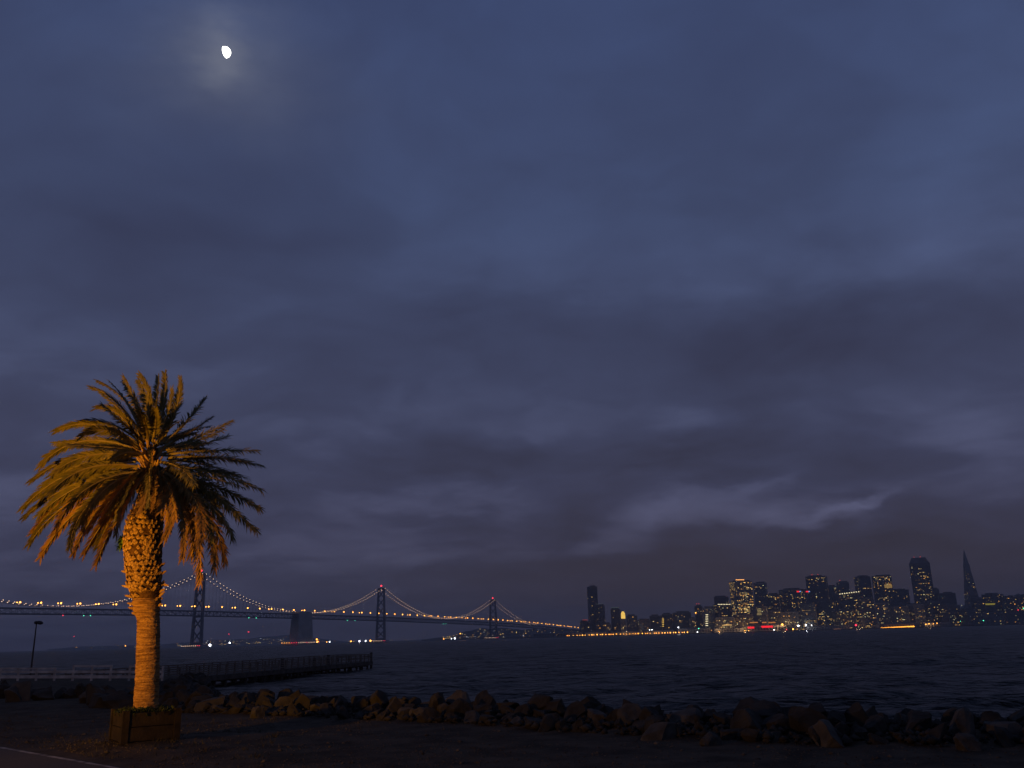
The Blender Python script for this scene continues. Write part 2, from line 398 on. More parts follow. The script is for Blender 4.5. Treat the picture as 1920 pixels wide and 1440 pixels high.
for me in RM[:5]:
    c2 = me.copy(); c2.materials.clear(); c2.materials.append(m_rockb); RMP.append(c2)
bank = MB()
sp_pts = []
rock_bank = bpy.data.objects.new('rock_bank', None); COL.objects.link(rock_bank); rock_bank['kind'] = 'structure'
placed = []
def place_rock(x, y, s, z=None, pale=False, big=None):
    me = random.choice(RMP if pale else RM); o = bpy.data.objects.new('boulder', me); COL.objects.link(o); o.parent = rock_bank
    zz = gz1(x, y) if z is None else z
    o.location = (x, y, zz); o.rotation_euler = (random.uniform(-1.2, 1.2), random.uniform(-1.2, 1.2), random.uniform(0, 6.3))
    o.scale = (s*random.uniform(.95, 1.5), s*random.uniform(.9, 1.25), s*random.uniform(.9, 1.2)); placed.append((x, y, s))
# along the visible shoreline, from the right edge to behind the palm
cum = [0]
vis = [(p_[0], p_[1]) for p_ in shore[1:14]]
for a, b in zip(vis[:-1], vis[1:]): cum.append(cum[-1]+math.hypot(b[0]-a[0], b[1]-a[1]))
def along(t):
    for i in range(len(vis)-1):
        if t <= cum[i+1] or i == len(vis)-2:
            k = (t-cum[i])/(cum[i+1]-cum[i]); a, b = vis[i], vis[i+1]
            dx, dy = b[0]-a[0], b[1]-a[1]; l = math.hypot(dx, dy)
            return a[0]+dx*k, a[1]+dy*k, dy/l, -dx/l
S0 = cum[1]-1.5; S1 = cum[-1]
n_rock = 0
for row, (off, sz, lift, step) in enumerate([(.1, .62, .04, .62), (.72, .78, .14, .74), (1.45, .88, .18, .84), (2.3, .95, .06, 1.05), (3.5, 1.1, -.05, 1.6)]):
    t_ = S0+random.random()*.5
    while t_ < S1:
        x, y, nx, ny = along(t_)
        if shore_dist(np.array([x+nx]), np.array([y+ny]))[0] < 0: nx, ny = -nx, -ny
        o_ = off+random.uniform(-.28, .28); s = sz*random.choice([.6, .75, .9, 1.0, 1.15]); far = y > 34
        x2, y2 = x+nx*o_, y+ny*o_
        if not (far and row in (0, 4)):
            place_rock(x2, y2, s, gz1(x2, y2)+lift*random.uniform(.3, 1.0)*(1 if not far else .6), pale=random.random() < (.14 if row < 2 else .05)); n_rock += 1
        t_ += step*s/sz*random.uniform(.85, 1.1)*(3.0 if far else 1)
# rocks on the land behind the palm at the left
for i in range(52):
    px = random.uniform(-20, 400); py = 1298+ (px/400)*26+random.uniform(-8, 12)
    q = at_z(px, py, GZ+.1)
    if shore_dist(np.array([q.x]), np.array([q.y]))[0] < .5: place_rock(q.x, q.y, random.uniform(.7, 1.5), gz1(q.x, q.y)+random.uniform(0, .25), pale=random.random() < .3)
# loose stones fallen in front
for px, py, s in [(1330, 1398, .5), (1560, 1404, .8), (760, 1352, .75), (1240, 1388, .9), (480, 1348, .6), (1185, 1372, .8), (1445, 1396, .35), (640, 1346, .6), (1815, 1408, .5)]:
    q = at_z(px, py, GZ); place_rock(q.x, q.y, s, gz1(q.x, q.y)+.1*s, pale=True)

# dry weed tufts on the verge
tf = MB(); rr = random.Random(44)
for i in range(110):
    px, py = rr.uniform(-20, 520), rr.uniform(1338, 1425); q = at_z(px, py, GZ); k = (q.x-e0.x)*rn.x+(q.y-e0.y)*rn.y
    if k > -.5 or shore_dist(np.array([q.x]), np.array([q.y]))[0] > -.2: continue
    z = gz1(q.x, q.y)
    for j in range(rr.randint(8, 22)):
        b0 = Vector((q.x+rr.gauss(0, .09), q.y+rr.gauss(0, .09), z-.01)); h = rr.uniform(.04, .17); dr = Vector((rr.gauss(0, .5), rr.gauss(0, .5), 1)).normalized(); sd = Vector((rr.gauss(0, 1), rr.gauss(0, 1), 0)).normalized()*.009
        tf.add([b0-sd, b0+sd, b0+dr*h+Vector((dr.x, dr.y, 0))*h*.4], [(0, 1, 2)])
tw = tf.build('verge_weeds', mat('dry_weed', (.03, .03, .014), .8, (.06, .05, .024), 3), kind='stuff')
# small rubble between the boulders, and gravel on the ground
def pebbles(name, pts, sizes, material, parent=None):
    base = np.array([(1, 0, 0), (0, 1, 0), (-1, 0, 0), (0, -1, 0), (0, 0, .7), (0, 0, -.5)])
    fs = np.array([(0, 1, 4), (1, 2, 4), (2, 3, 4), (3, 0, 4), (1, 0, 5), (2, 1, 5), (3, 2, 5), (0, 3, 5)])
    n = len(pts); a = RNG.uniform(0, 6.28, n); sc = sizes[:, None]*RNG.uniform(.6, 1.2, (n, 3))
    v = base[None]*sc[:, None, :]; v = v+RNG.uniform(-.15, .15, v.shape)*sizes[:, None, None]
    x = v[..., 0]*np.cos(a)[:, None]-v[..., 1]*np.sin(a)[:, None]; y = v[..., 0]*np.sin(a)[:, None]+v[..., 1]*np.cos(a)[:, None]
    v = np.stack([x, y, v[..., 2]], -1)+pts[:, None, :]
    f = fs[None]+(np.arange(n)*6)[:, None, None]
    me = bpy.data.meshes.new(name); co = v.reshape(-1, 3).astype(np.float32); q = f.reshape(-1, 3).astype(np.int32)
    me.vertices.add(len(co)); me.vertices.foreach_set('co', co.ravel()); me.loops.add(q.size); me.loops.foreach_set('vertex_index', q.ravel())
    me.polygons.add(len(q)); me.polygons.foreach_set('loop_start', np.arange(0, q.size, 3, dtype=np.int32)); me.polygons.foreach_set('loop_total', np.full(len(q), 3, dtype=np.int32))
    me.update(calc_edges=True); me.materials.append(material)
    return link(name, me, parent, 'stuff')
n = 90000
px = RNG.uniform(-24, 16, n); py = RNG.uniform(12.5, 40, n)
d = shore_dist(px, py); rs = (px-e0.x)*rn.x+(py-e0.y)*rn.y
ok = (d < .3) & (rs < -.2) & (np.abs(px) < py*.66+1) & (RNG.random(n) < np.clip(.35+fbm(px*.6, py*.6, 3, 3)*1.6, .08, 1))
px, py = px[ok], py[ok]; pz = ground_z(px, py)
pebbles('gravel', np.stack([px, py, pz], -1), RNG.uniform(.010, .034, len(px))+(RNG.random(len(px)) < .012)*.05, m_gravel)
n = 9000; tt = RNG.uniform(S0, S1, n); oo = RNG.uniform(-.3, 4.5, n); P = []
for a, b in zip(tt, oo):
    x, y, nx, ny = along(a)
    if nx*0+ny < 0 and y < 36: nx, ny = -nx, -ny
    P.append((x+nx*b, y+ny*b))
P = np.array(P); pz = ground_z(P[:, 0], P[:, 1])
pebbles('rubble', np.column_stack([P, pz+RNG.uniform(0, .12, n)]), RNG.uniform(.05, .17, n), m_rock)

# ------------------------------------------------------------------ the palm in its planter
PY = 22.8
def ppt(px, py, dy=0.): return at_y(px, py, PY+dy)
foot = ppt(275, 1318)
# planter: square box standing corner-on to the viewer
pc = Vector((foot.x+.02, PY-.05, 0)); PZ = 2.86; PH = .64; HW = .59; pa = R_(35.6)
pl_thing = thing('planter', 'low square weathered concrete planter box around the foot of the palm', 'planter', (pc.x, pc.y, PZ))
Rz = Matrix.Rotation(pa, 3, 'Z')
for k in range(4):
    Rk = Matrix.Rotation(pa+k*math.pi/2, 3, 'Z'); mb = MB()
    for j in range(2):
        mb = MB(); mb.box(Rk@Vector((0, -HW, .02+PH*(j+.5)/2)), (2*HW-.16, .10-.012*j, PH/2-.02), Rk); mb.build('side_board', m_planter, pl_thing)
    mb = MB(); mb.box(Rk@Vector((HW, -HW, PH/2+.03)), (.15, .15, PH+.08), Rk); mb.build('corner_post', m_planter, pl_thing)
mb = MB(); mb.box((0, 0, PH*.45), (2*HW-.1, 2*HW-.1, PH*.9), Rz); mb.box((0, 0, PH*.9+.05), (2*HW-.14, 2*HW-.14, .12), Rz, taper=.5); mb.build('soil', m_ground, pl_thing)
wd = MB(); rr = random.Random(4)
for i in range(1500):
    a, b = rr.uniform(-HW, HW), rr.uniform(-HW, HW)
    if rr.random() < .3: a *= 1.12; b *= 1.12
    b0 = Rz@Vector((a, b, PH*.9+.08*(1-max(abs(a), abs(b))/HW))); h = rr.uniform(.06, .22); dr = Vector((rr.gauss(0, .5), rr.gauss(0, .5), 1)).normalized(); sd = Vector((rr.gauss(0, 1), rr.gauss(0, 1), 0)).normalized()*.022
    mdp = b0+dr*h*.6; tip = b0+dr*h+Vector((dr.x, dr.y, -.3))*h*.5
    wd.add([b0-sd*.5, b0+sd*.5, mdp+sd, mdp-sd, tip], [(0, 1, 2, 3), (3, 2, 4)])
w_ = wd.build('weeds', m_weed, kind='stuff', loc=(pc.x, pc.y, PZ)); w_['label'] = 'dark low weeds growing in the planter round the palm trunk'; w_['category'] = 'weeds'

palm = thing('palm_tree', 'windblown date palm with a thick scaly trunk top, lit orange from the left', 'palm tree', foot)
prof = [(1330, 251, 298), (1315, 252, 296), (1290, 254, 296.5), (1250, 256, 298), (1215, 257, 298.5), (1180, 258, 298.5), (1158, 258, 298), (1145, 253, 298), (1128, 250, 300), (1112, 244, 303), (1098, 240, 305), (1080, 238, 303), (1060, 235, 304), (1035, 232.5, 305.5), (1010, 231.5, 306), (990, 234, 307), (965, 245, 309), (935, 260, 310), (905, 269, 308), (880, 272, 302), (862, 273, 298), (838, 276, 296)]
pys = [q[0] for q in prof]
def trunk_at(py):
    yy = np.array(pys[::-1]); l = np.interp(py, yy, [q[1] for q in prof[::-1]]); r = np.interp(py, yy, [q[2] for q in prof[::-1]])
    c = ppt((l+r)/2, py); return c, (ppt(r, py)-ppt(l, py)).length/2
NS = 48; rows = 242; vs = []; fs = []
ring_r = [random.uniform(-1, 1) for _ in range(rows+1)]
for i in range(rows+1):
    py = 1328-(1328-840)*i/rows; c, r = trunk_at(py); lower = py > 1150; scaly = py < 1125
    for k in range(NS):
        a = 6.28318*k/NS
        nz = float(fbm(np.array(a*2.2+.15*math.sin(i*.3)), np.array(i*.18), 3, 12)); fine = float(vnoise(np.array(a*7.), np.array(i*1.0), 40))-.5
        rr_ = r*(.90 if scaly else 1.0)*(1+nz*.07)+(ring_r[i]*.006 if lower else ring_r[i]*.012)+fine*.016
        if abs(py-1152) < 8 and math.cos(a-2.8) > 0: rr_ += .02*random.random()
        vs.append((c.x+rr_*math.cos(a)-foot.x, c.y+rr_*math.sin(a)-foot.y, c.z-foot.z))
fs = [(i*NS+k, i*NS+(k+1) % NS, (i+1)*NS+(k+1) % NS, (i+1)*NS+k) for i in range(rows) for k in range(NS)]
nl_ = int(rows*(1328-1122)/(1328-840))*NS
mb = MB(); mb.add(vs, fs[:nl_]); mb.build('trunk', m_bark, palm, smooth=False)
mb = MB(); mb.add(vs, fs[nl_:]); mb.build('trunk_head', m_fibre, palm, smooth=False)
# leaf bases: rows of wedge-shaped stubs, pointing up and out
def stub_mesh(seed):
    rr = random.Random(seed); mb = MB(); w = rr.uniform(.85, 1.1)
    j = lambda s=.05: rr.uniform(-s, s)
    sec = [(-.30, .16*w, .00, .08), (.08, .56*w, .08, .12), (.36, .44*w, .16, .13), (.74, .07*w, .20, .07)]
    vs = []
    for zz, hw, out, th in sec:
        vs += [(-hw+j(), out-.10, zz-.1+j()), (0+j(), out+th*.55, zz-.12+j()), (hw+j(), out-.10, zz-.1+j()), (0, out-th-.2, zz+.05)]
    fs = []
    for i in range(3):
        for k in range(4): fs.append((i*4+k, i*4+(k+1) % 4, (i+1)*4+(k+1) % 4, (i+1)*4+k))
    fs += [(3, 2, 1, 0), (12, 13, 14, 15)]
    mb.add(vs, fs); return mb.mesh('leaf_base', m_base)
SM = [stub_mesh(i) for i in range(8)]
cnt = 0; rr = random.Random(11); rowsb = 23
for i in range(rowsb):
    py = 1136-(1136-925)*i/(rowsb-1); c, r = trunk_at(py); nper = 24 if 2 < i < 18 else 20
    for k in range(nper):
        a = 6.28318*(k+.5*(i % 2)+rr.uniform(-.16, .16))/nper
        if math.sin(a) > .10: continue           # the far side of the trunk is never seen
        if i < 4 and rr.random() < [.75, .5, .25, .1][i]: continue
        if (py > 1100 and rr.random() < .35) or rr.random() < .05: continue
        out = Vector((math.cos(a), math.sin(a), 0)); s = .128*rr.uniform(.62, 1.25)
        if 1060 < py < 1112: s *= rr.uniform(.9, 1.35)
        pos = c+out*r*.93-foot+Vector((0, 0, rr.uniform(-.02, .02)))
        o = bpy.data.objects.new('leaf_base', rr.choice(SM)); COL.objects.link(o); o.parent = palm; o.location = pos
        tilt = rr.uniform(-.10, .22)+(rr.uniform(.0, .8) if 1062 < py < 1130 else 0)
        X_ = Vector((0, 0, 1)).cross(out)*-1
        Mx = Matrix((X_, out, Vector((0, 0, 1)))).transposed()@Matrix.Rotation(-tilt, 3, 'X')
        Mx = Mx@Matrix.Rotation(rr.gauss(0, .16), 3, 'Y'); o.rotation_euler = Mx.to_euler(); o.scale = (s*1.05, s*1.0, s*rr.uniform(.9, 1.15)); cnt += 1
# ragged broken stubs where the scales end
for px, py, ln, ang in [(247, 1140, .09, 195), (252, 1150, .07, 200), (300, 1134, .07, 10), (301, 1116, .15, 35), (240, 1100, .16, 170), (262, 1132, .12, 215), (275, 1130, .1, 250), (288, 1133, .1, 290), (306, 1096, .17, -10), (302, 1108, .13, 20), (243, 1118, .12, 200), (246, 1132, .10, 190), (304, 1075, .14, 25), (303, 1060, .12, 30), (299, 1122, .10, -5), (235, 1072, .1, 160)]:
    p_ = ppt(px, py, -.05)-foot; dr = Vector((math.cos(R_(ang)), -.3, math.sin(R_(ang)) if ang < 90 else .2)).normalized(); mb = MB()
    mb.tube([p_-dr*.08, p_+dr*ln*.4, p_+dr*ln], [.045, .035, .012], 5); mb.build('leaf_base', m_base, palm)
# fronds
def frond(B, C, T, roll=0., Lf=.36, wide=1., dry=0., seed=0, fuzzy=0.):
    rr = random.Random(seed); n = 46; leaf = MB(); pts = []
    for i in range(n+1):
        t_ = i/n; pts.append(B*(1-t_)**2+C*2*t_*(1-t_)+T*t_*t_)
    length = sum((pts[i+1]-pts[i]).length for i in range(n))
    # side vector follows the curve's plane
    plane = (T-B).cross(C-B)
    if plane.length < 1e-4: plane = Vector((0, 1, 0))
    side0 = plane.normalized()
    nl = int(max(60, min(125, length/3.3*118)))
    for s in (-1, 1):
        for k in range(nl):
            t_ = .10+.90*(k+rr.random()*.7)/nl; t_ = min(t_, .995); x = t_*n; i = min(int(x), n-1); f_ = x-i
            p_ = pts[i].lerp(pts[i+1], f_); tg = (pts[i+1]-pts[i]).normalized()
            sd = (side0-tg*side0.dot(tg)).normalized(); sd = Matrix.Rotation(roll+rr.gauss(0, .10), 3, tg)@sd; nm = tg.cross(sd)
            if nm.z < 0: nm = -nm
            pr = min(1, (t_-.06)*4.5)*(1-max(0, t_-.6)*.85)
            l = Lf*pr*rr.uniform(.82, 1.12)
            if l < .05: l = .05
            al = R_(46-24*t_)+rr.gauss(0, .06+fuzzy*.16)
            lift = R_(20)+rr.gauss(0, .14+fuzzy*.3)
            dr = tg*math.cos(al)+(sd*s*math.cos(lift)+nm*math.sin(lift))*math.sin(al)
            dr.normalize(); droop = Vector((-.10, 0, -.20-.25*fuzzy*rr.random()))*l
            w = .0155*wide*rr.uniform(.8, 1.2); ax = dr.cross(nm).normalized()*w
            m1 = p_+dr*l*.5+droop*.25; tp = p_+dr*l+droop
            leaf.add([p_-ax*.5, p_+ax*.5, m1+ax, m1-ax, tp], [(0, 1, 2, 3), (3, 2, 4)])
    ra = MB(); sub = pts[::4]; ra.tube(sub, [.038*(1-.85*i/(len(sub)-1)) for i in range(len(sub))], 5)
    o = leaf.build('frond', m_frond2 if dry > .5 else m_frond, palm); q = ra.build('rachis', m_rachis, o)
    return o
CX = lambda x, y: (30+x/3.43, 680+y/3.43)
def fr(b, c, t, dy, **kw):
    Bp = ppt(*CX(*b), dy*.06)-foot; Tp = ppt(*CX(*t), dy)-foot; Cp = ppt(*CX(*c), dy*.55)-foot
    # the middle of the given curve lies on the control polygon: overshoot it a little
    Cc = Cp+(Cp-(Bp+Tp)/2)*.35
    return frond(Bp, Cc, Tp, **kw)
FR = [  # base, middle, tip (as seen), tip depth, roll, dry
 ((800,480),(670,240),(480,160),.5,.5,0), ((820,480),(720,250),(600,120),.9,.2,0), ((830,470),(775,250),(690,90),.2,.8,0), ((840,470),(720,230),(520,118),1.4,.3,0),
 ((840,460),(780,280),(690,125),1.6,.5,0), ((860,470),(880,230),(795,75),.2,1.2,0), ((850,470),(850,270),(790,115),.9,1.1,0), ((880,470),(905,260),(915,90),1.0,1.5,0),
 ((900,480),(962,270),(958,68),.3,1.3,0), ((940,500),(1050,290),(1055,100),-.3,1.1,0), ((930,500),(1010,330),(1060,150),.7,1.0,0), ((960,520),(1110,370),(1215,232),.5,.5,0), ((960,540),(1130,440),(1250,358),.4,.2,0),
 ((970,560),(1180,480),(1382,380),.3,.2,0), ((970,570),(1180,535),(1360,475),1.0,.1,0), ((980,590),(1260,558),(1548,568),0,.1,0), ((980,610),(1300,600),(1575,660),.2,-.1,0), ((980,640),(1270,600),(1500,635),.5,.1,0),
 ((980,660),(1280,705),(1575,815),0,.1,0), ((960,680),(1240,730),(1460,800),-.9,.0,0), ((960,680),(1310,800),(1565,935),.8,.1,0), ((950,690),(1280,850),(1545,1080),0,.2,0),
 ((940,700),(1290,920),(1390,1115),-.8,.1,0), ((940,700),(1260,930),(1345,1280),.5,.2,1), ((930,700),(1240,930),(1280,1320),-.6,.3,1), ((920,710),(1150,900),(1185,1400),-.9,.8,1),
 ((910,710),(1090,900),(1070,1260),-1.1,.9,1), ((900,720),(1040,880),(955,1140),-1.3,1.2,1), ((930,700),(1200,860),(1180,1180),-1.2,.4,1), ((940,700),(1230,840),(1330,1020),1.2,.2,0),
 ((800,500),(660,300),(525,290),-.7,.5,0), ((790,520),(500,360),(255,440),0,.6,0), ((800,510),(560,345),(330,415),.8,.4,0), ((790,540),(560,400),(420,470),-1.2,.7,0),
 ((780,560),(400,455),(160,665),-.3,.7,0), ((780,590),(400,560),(95,765),.4,.4,0), ((770,600),(440,570),(230,725),-.9,.9,0), ((780,590),(420,500),(200,600),.9,.5,0),
 ((770,640),(320,680),(45,940),0,.6,0), ((770,660),(330,770),(55,997),.7,.4,0), ((780,680),(400,770),(150,978),-.8,.8,0), ((790,670),(450,640),(230,830),-1.3,.9,0),
 ((790,690),(320,870),(85,1168),.3,.5,0), ((800,700),(380,920),(160,1250),-.5,.7,1), ((810,710),(430,880),(345,1190),-1.2,.9,0), ((790,690),(360,820),(170,1010),1.2,.3,0),
 ((820,720),(540,880),(370,1228),-.9,.9,1), ((830,730),(650,960),(515,1303),.3,.4,1), ((840,730),(640,920),(525,1190),1,.3,0), ((840,730),(700,850),(640,1110),-1.7,1.1,0),
 ((830,730),(600,880),(510,1165),1.3,.3,0), ((800,700),(520,740),(330,930),-1.5,.9,0), ((810,710),(600,760),(480,930),-1.9,1.1,0), ((800,700),(560,790),(420,1040),-1.4,.9,0),
 ((820,720),(700,800),(660,1020),-1.8,1.2,0), ((900,720),(960,820),(930,960),-1.5,1.4,1),
 ((870,690),(860,790),(800,960),-1.9,1.3,1), ((890,690),(905,780),(890,930),-2.0,1.4,1), ((860,690),(800,800),(730,1010),-1.5,1.0,1), ((850,680),(760,800),(640,1040),-1.3,.9,1), ((910,690),(950,800),(975,1010),-1.3,1.2,1), ((840,690),(690,780),(600,960),-1.6,.9,0),
 ((860,700),(780,770),(690,980),-1.9,1.2,1), ((840,700),(700,760),(560,990),-2.0,1.0,1), ((870,710),(830,800),(760,1060),-1.7,1.3,1), ((930,720),(1000,810),(1030,1010),-1.7,1.1,1), ((850,710),(640,820),(470,1080),-1.6,.8,1),
 ((800,700),(420,800),(260,1060),-1.0,.7,1), ((800,690),(360,800),(110,1090),.2,.4,1), ((790,660),(400,700),(160,870),-.6,.6,0), ((780,600),(450,620),(170,790),.3,.6,0), ((830,720),(600,950),(440,1230),-.3,.5,1),
 ((950,700),(1170,840),(1260,1130),-.9,.4,0), ((960,690),(1220,780),(1430,980),-.4,.2,0), ((960,650),(1200,690),(1420,720),.9,.2,0), ((900,520),(985,330),(1000,170),-.2,1.0,0), ((870,500),(850,320),(850,170),-.5,1.2,0),
 ((950,520),(1090,400),(1160,300),.9,.5,0), ((970,620),(1220,650),(1480,740),.6,.1,0), ((960,560),(1170,510),(1330,430),-.2,.2,0), ((930,700),(1130,930),(1130,1230),.4,.4,1), ((820,470),(700,330),(560,210),.2,.4,0),
 ((850,500),(830,380),(790,300),-1.7,1.4,0), ((880,510),(900,400),(900,300),-1.2,1.3,0), ((860,560),(855,560),(870,700),-2.1,1.5,0), ((830,600),(720,560),(620,620),-2.0,1.2,0),
 ((920,640),(1060,660),(1150,780),-1.8,.4,0), ((900,540),(980,420),(1050,380),-1.4,.9,0), ((800,560),(660,450),(600,430),-1.6,1.0,0),
 ((830,540),(740,430),(700,330),-1.0,.9,0)]
for i, (b, c, t, dy, roll, dry) in enumerate(FR):
    right = t[0] > 1100
    fr(b, c, t, dy, roll=roll+(.5 if right else 0), dry=dry, seed=i, Lf=.36 if right else .30, fuzzy=.8 if right else .1, wide=1.)
rr = random.Random(21)
for i in range(44):
    ph = rr.uniform(0, 6.283); frac = rr.uniform(.45, .86); x = 850+math.cos(ph)*frac*(720 if math.cos(ph) < 0 else 640); y = 640+math.sin(ph)*frac*(540 if math.sin(ph) > 0 else 520)
    if math.sin(ph) > .55 and abs(math.cos(ph)) < .45 and i % 3: continue
    dy = math.sqrt(1-frac*frac)*rr.uniform(1.6, 2.5)*(1 if i % 3 or math.cos(ph) > .2 else -1)
    y += 60*(1-frac); mx = 850+(x-850)*.5; my = 640+(y-640)*.42-rr.uniform(40, 110)
    fr((850+math.cos(ph)*60, 600+math.sin(ph)*100), (mx, my), (x-(30 if x < 900 else -10), y), dy, roll=rr.uniform(.1, 1.1), dry=1 if (y > 950 and rr.random() < .5) else 0, seed=100+i, Lf=.27, fuzzy=.3)
# short fibrous petiole stubs in the heart of the crown
for i in range(70):
    ph = rr.uniform(math.pi, 2*math.pi) if rr.random() < .8 else rr.uniform(0, math.pi); zz = rr.uniform(842, 935)
    c, r = trunk_at(zz); out = Vector((math.cos(ph), math.sin(ph), rr.uniform(.3, 1.1))).normalized(); p_ = c+Vector((math.cos(ph), math.sin(ph), 0))*r*.7-foot; ln = rr.uniform(.2, .55); mb = MB()
    mb.tube([p_, p_+out*ln*.5, p_+out*ln+Vector((0, 0, .05))], [.05, .035, .015], 5); mb.build('petiole_stub', m_base, palm)
# fern growing on the left of the trunk
c, r = trunk_at(1025); fp = ppt(229, 1018, -.05); fb = MB()
for i in range(190):
    b0 = Vector((rr.gauss(0, .02), rr.gauss(0, .04), rr.uniform(-.1, .16))); dr = Vector((-abs(rr.gauss(.6, .5)), rr.gauss(0, .5), rr.gauss(-.35, .6))).normalized(); l = rr.uniform(.08, .2); ax = dr.cross(Vector((0, 0, 1))).normalized()*.014
    fb.add([b0-ax, b0+ax, b0+dr*l*.6+ax*1.3, b0+dr*l*.6-ax*1.3, b0+dr*l+Vector((0, 0, -.04))], [(0, 1, 2, 3), (3, 2, 4)])
m_fern = mat('green_fern', (.05, .12, .015), .6, (.09, .18, .03), 10)
f_ = fb.build('fern', m_fern, loc=fp); f_['label'] = 'small green fern tuft growing on the left side of the palm trunk'; f_['category'] = 'fern'

# the lamp post that carries the floodlight (left of the frame)
lp = thing('floodlight_post', 'steel post with a sodium floodlight aimed at the palm', 'lamp post', (LAMP.x-.25, LAMP.y-.3, GZ))
mb = MB(); mb.tube([(0, 0, -.2), (0, 0, LAMP.z-GZ)], [.09, .06], 8); mb.build('pole', m_pole, lp)
mb = MB(); dd = (AIM-LAMP).normalized(); q = dd.to_track_quat('Y', 'Z').to_matrix(); mb.box(Vector((.25, .3, LAMP.z-GZ)), (.4, .3, .3), q); mb.build('lamp_housing', m_pole, lp)
mb = MB(); mb.box(Vector((.25, .3, LAMP.z-GZ))+dd*.18, (.34, .03, .24), q); mb.build('lens', g_amber, lp)
mb = MB(); mb.bar((0, 0, LAMP.z-GZ-.05), (.25, .3, LAMP.z-GZ-.05), .05); mb.build('bracket', m_pole, lp)

# ------------------------------------------------------------------ white fence, lamp post and timber pier at the left
FY = 70.; fz = lambda px, y: at_y(px, y, FY)
fence = thing('rail_fence', 'white painted three-rail fence along the shore left of the palm trunk', 'fence', fz(150, 1275))
O = fence.location
post_px = [-32, 2, 36, 70, 104, 139, 174, 209, 244, 279, 306]
def rail_z(px, y): return at_y(px, y, FY)-O
for p_ in post_px:
    top = 1247 if 130 < p_ < 220 else (1249 if p_ > 130 else 1252)
    mb = MB(); a = rail_z(p_, 1276.5); b = rail_z(p_, top); mb.bar(Vector((b.x, b.y, a.z)), b, .13, .13); mb.build('post', m_white, fence)
for y, h in ((1269, .22), (1259.5, .17)):
    for a, b in zip(post_px[:-1], post_px[1:]):
        mb = MB(); mb.bar(rail_z(a, y)+Vector((0, -.09, 0)), rail_z(b, y)+Vector((0, -.09, 0)), .045, h); mb.build('rail', m_white, fence)
for a, b in zip(post_px[:-2], post_px[1:]):
    if a in (104, 209): continue
    y = 1249 if a > 130 else 1253.5
    mb = MB(); mb.bar(rail_z(a, y)+Vector((0, -.09, 0)), rail_z(b, y)+Vector((0, -.09, 0)), .045, .13); mb.build('rail', m_white, fence)

lb = at_y(57.5, 1262, 73.); lt = at_y(64, 1168, 73.)
sl_ = thing('street_lamp', 'unlit dark street lamp with a drooping head behind the white fence', 'street lamp', lb)
mb = MB(); H = lt.z-lb.z; mb.tube([(0, 0, -.4), (0, 0, H*.5), (0, 0, H)], [.075, .06, .045], 8); mb.build('pole', m_pole, sl_)
mb = MB(); mb.tube([(0, 0, H), (.12, 0, H+.12), (.36, 0, H+.1)], [.05, .05, .05], 6); mb.build('arm', m_pole, sl_)
mb = MB(); mb.ball((.30, 0, H-.02), .22, 10, 6, .6); mb.ball((-.04, 0, H+.02), .17, 8, 5, .8); mb.build('lamp_head', m_pole, sl_, smooth=True)

pr0 = at_z(296, 1274, 1.4); pr0 = Vector((at_y(296, 1274, 104).x, 104., 1.4)); pr1 = Vector((at_y(697, 1240, 171).x, 171., 1.4))
pd = (pr1-pr0); PL = pd.length; pd.normalize(); pn = Vector((-pd.y, pd.x, 0))     # pn points away from the water side seen (left)
pr0 = pr0-pd*26; PL += 26
pier = thing('pier', 'dark timber pier on piles reaching right into the bay behind the palm', 'pier', pr0)
PWd = 7.0
nseg = 24
for i in range(nseg):
    a, b = pd*(PL*i/nseg), pd*(PL*(i+1)/nseg-.03)
    mb = MB(); c = (a+b)/2+pn*PWd/2; Mr = Matrix((pd, pn, Vector((0, 0, 1)))).transposed()
    mb.box(c+Vector((0, 0, -.12)), ((b-a).length, PWd, .22), Mr); mb.build('deck_panel', m_wood, pier)
mb = MB(); mb.bar(pn*-.12+Vector((0, 0, -.35)), pd*PL+pn*-.12+Vector((0, 0, -.35)), .25, .6); mb.build('edge_beam', m_wood, pier)
mb = MB(); mb.bar(pn*(PWd+.12)+Vector((0, 0, -.35)), pd*PL+pn*(PWd+.12)+Vector((0, 0, -.35)), .25, .6); mb.build('edge_beam', m_wood, pier)
k = 0
x = 1.
rr = random.Random(3)
while x < PL:
    for w_ in (.3, PWd/2, PWd-.3):
        mb = MB(); mb.tube([(0, 0, -3.2), (rr.uniform(-.05, .05), 0, -.62)], [.2, .19], 7); o = mb.build('pile', m_wood, pier); o.location = pd*x+pn*w_
    mb = MB(); mb.bar(pd*x+pn*.1+Vector((0, 0, -.75)), pd*x+pn*(PWd-.1)+Vector((0, 0, -.75)), .3, .32); mb.build('pile_cap', m_wood, pier)
    x += 2.7
mb = MB(); mb.box((0, 0, .62), (.16, .16, 1.3)); pm = mb.mesh('railing_post', mat('weathered_rail_wood', (.13, .10, .08), .9, (.20, .16, .12), 1.5))
m_rail = pm.materials[0]
for side in (.05, PWd-.05):
    x = .3
    while x < PL:
        o = link('railing_post', pm, pier); o.location = pd*x+pn*side; o.rotation_euler = (0, 0, math.atan2(pd.y, pd.x)); o.scale = (1, 1, rr.uniform(.95, 1.06)); x += 2.15
    for z in (.22, .48, .74, 1.0, 1.24):
        mb = MB(); mb.bar(pd*.1+pn*side+Vector((0, 0, z)), pd*(PL-.1)+pn*side+Vector((0, 0, z)), .08, .15 if z > 1.1 else .12); mb.build('railing_rail', m_rail, pier)
for z in (.45, .85, 1.22):
    mb = MB(); mb.bar(pd*(PL-.05)+Vector((0, 0, z)), pd*(PL-.05)+pn*PWd+Vector((0, 0, z)), .08, .15); mb.build('railing_rail', m_rail, pier)
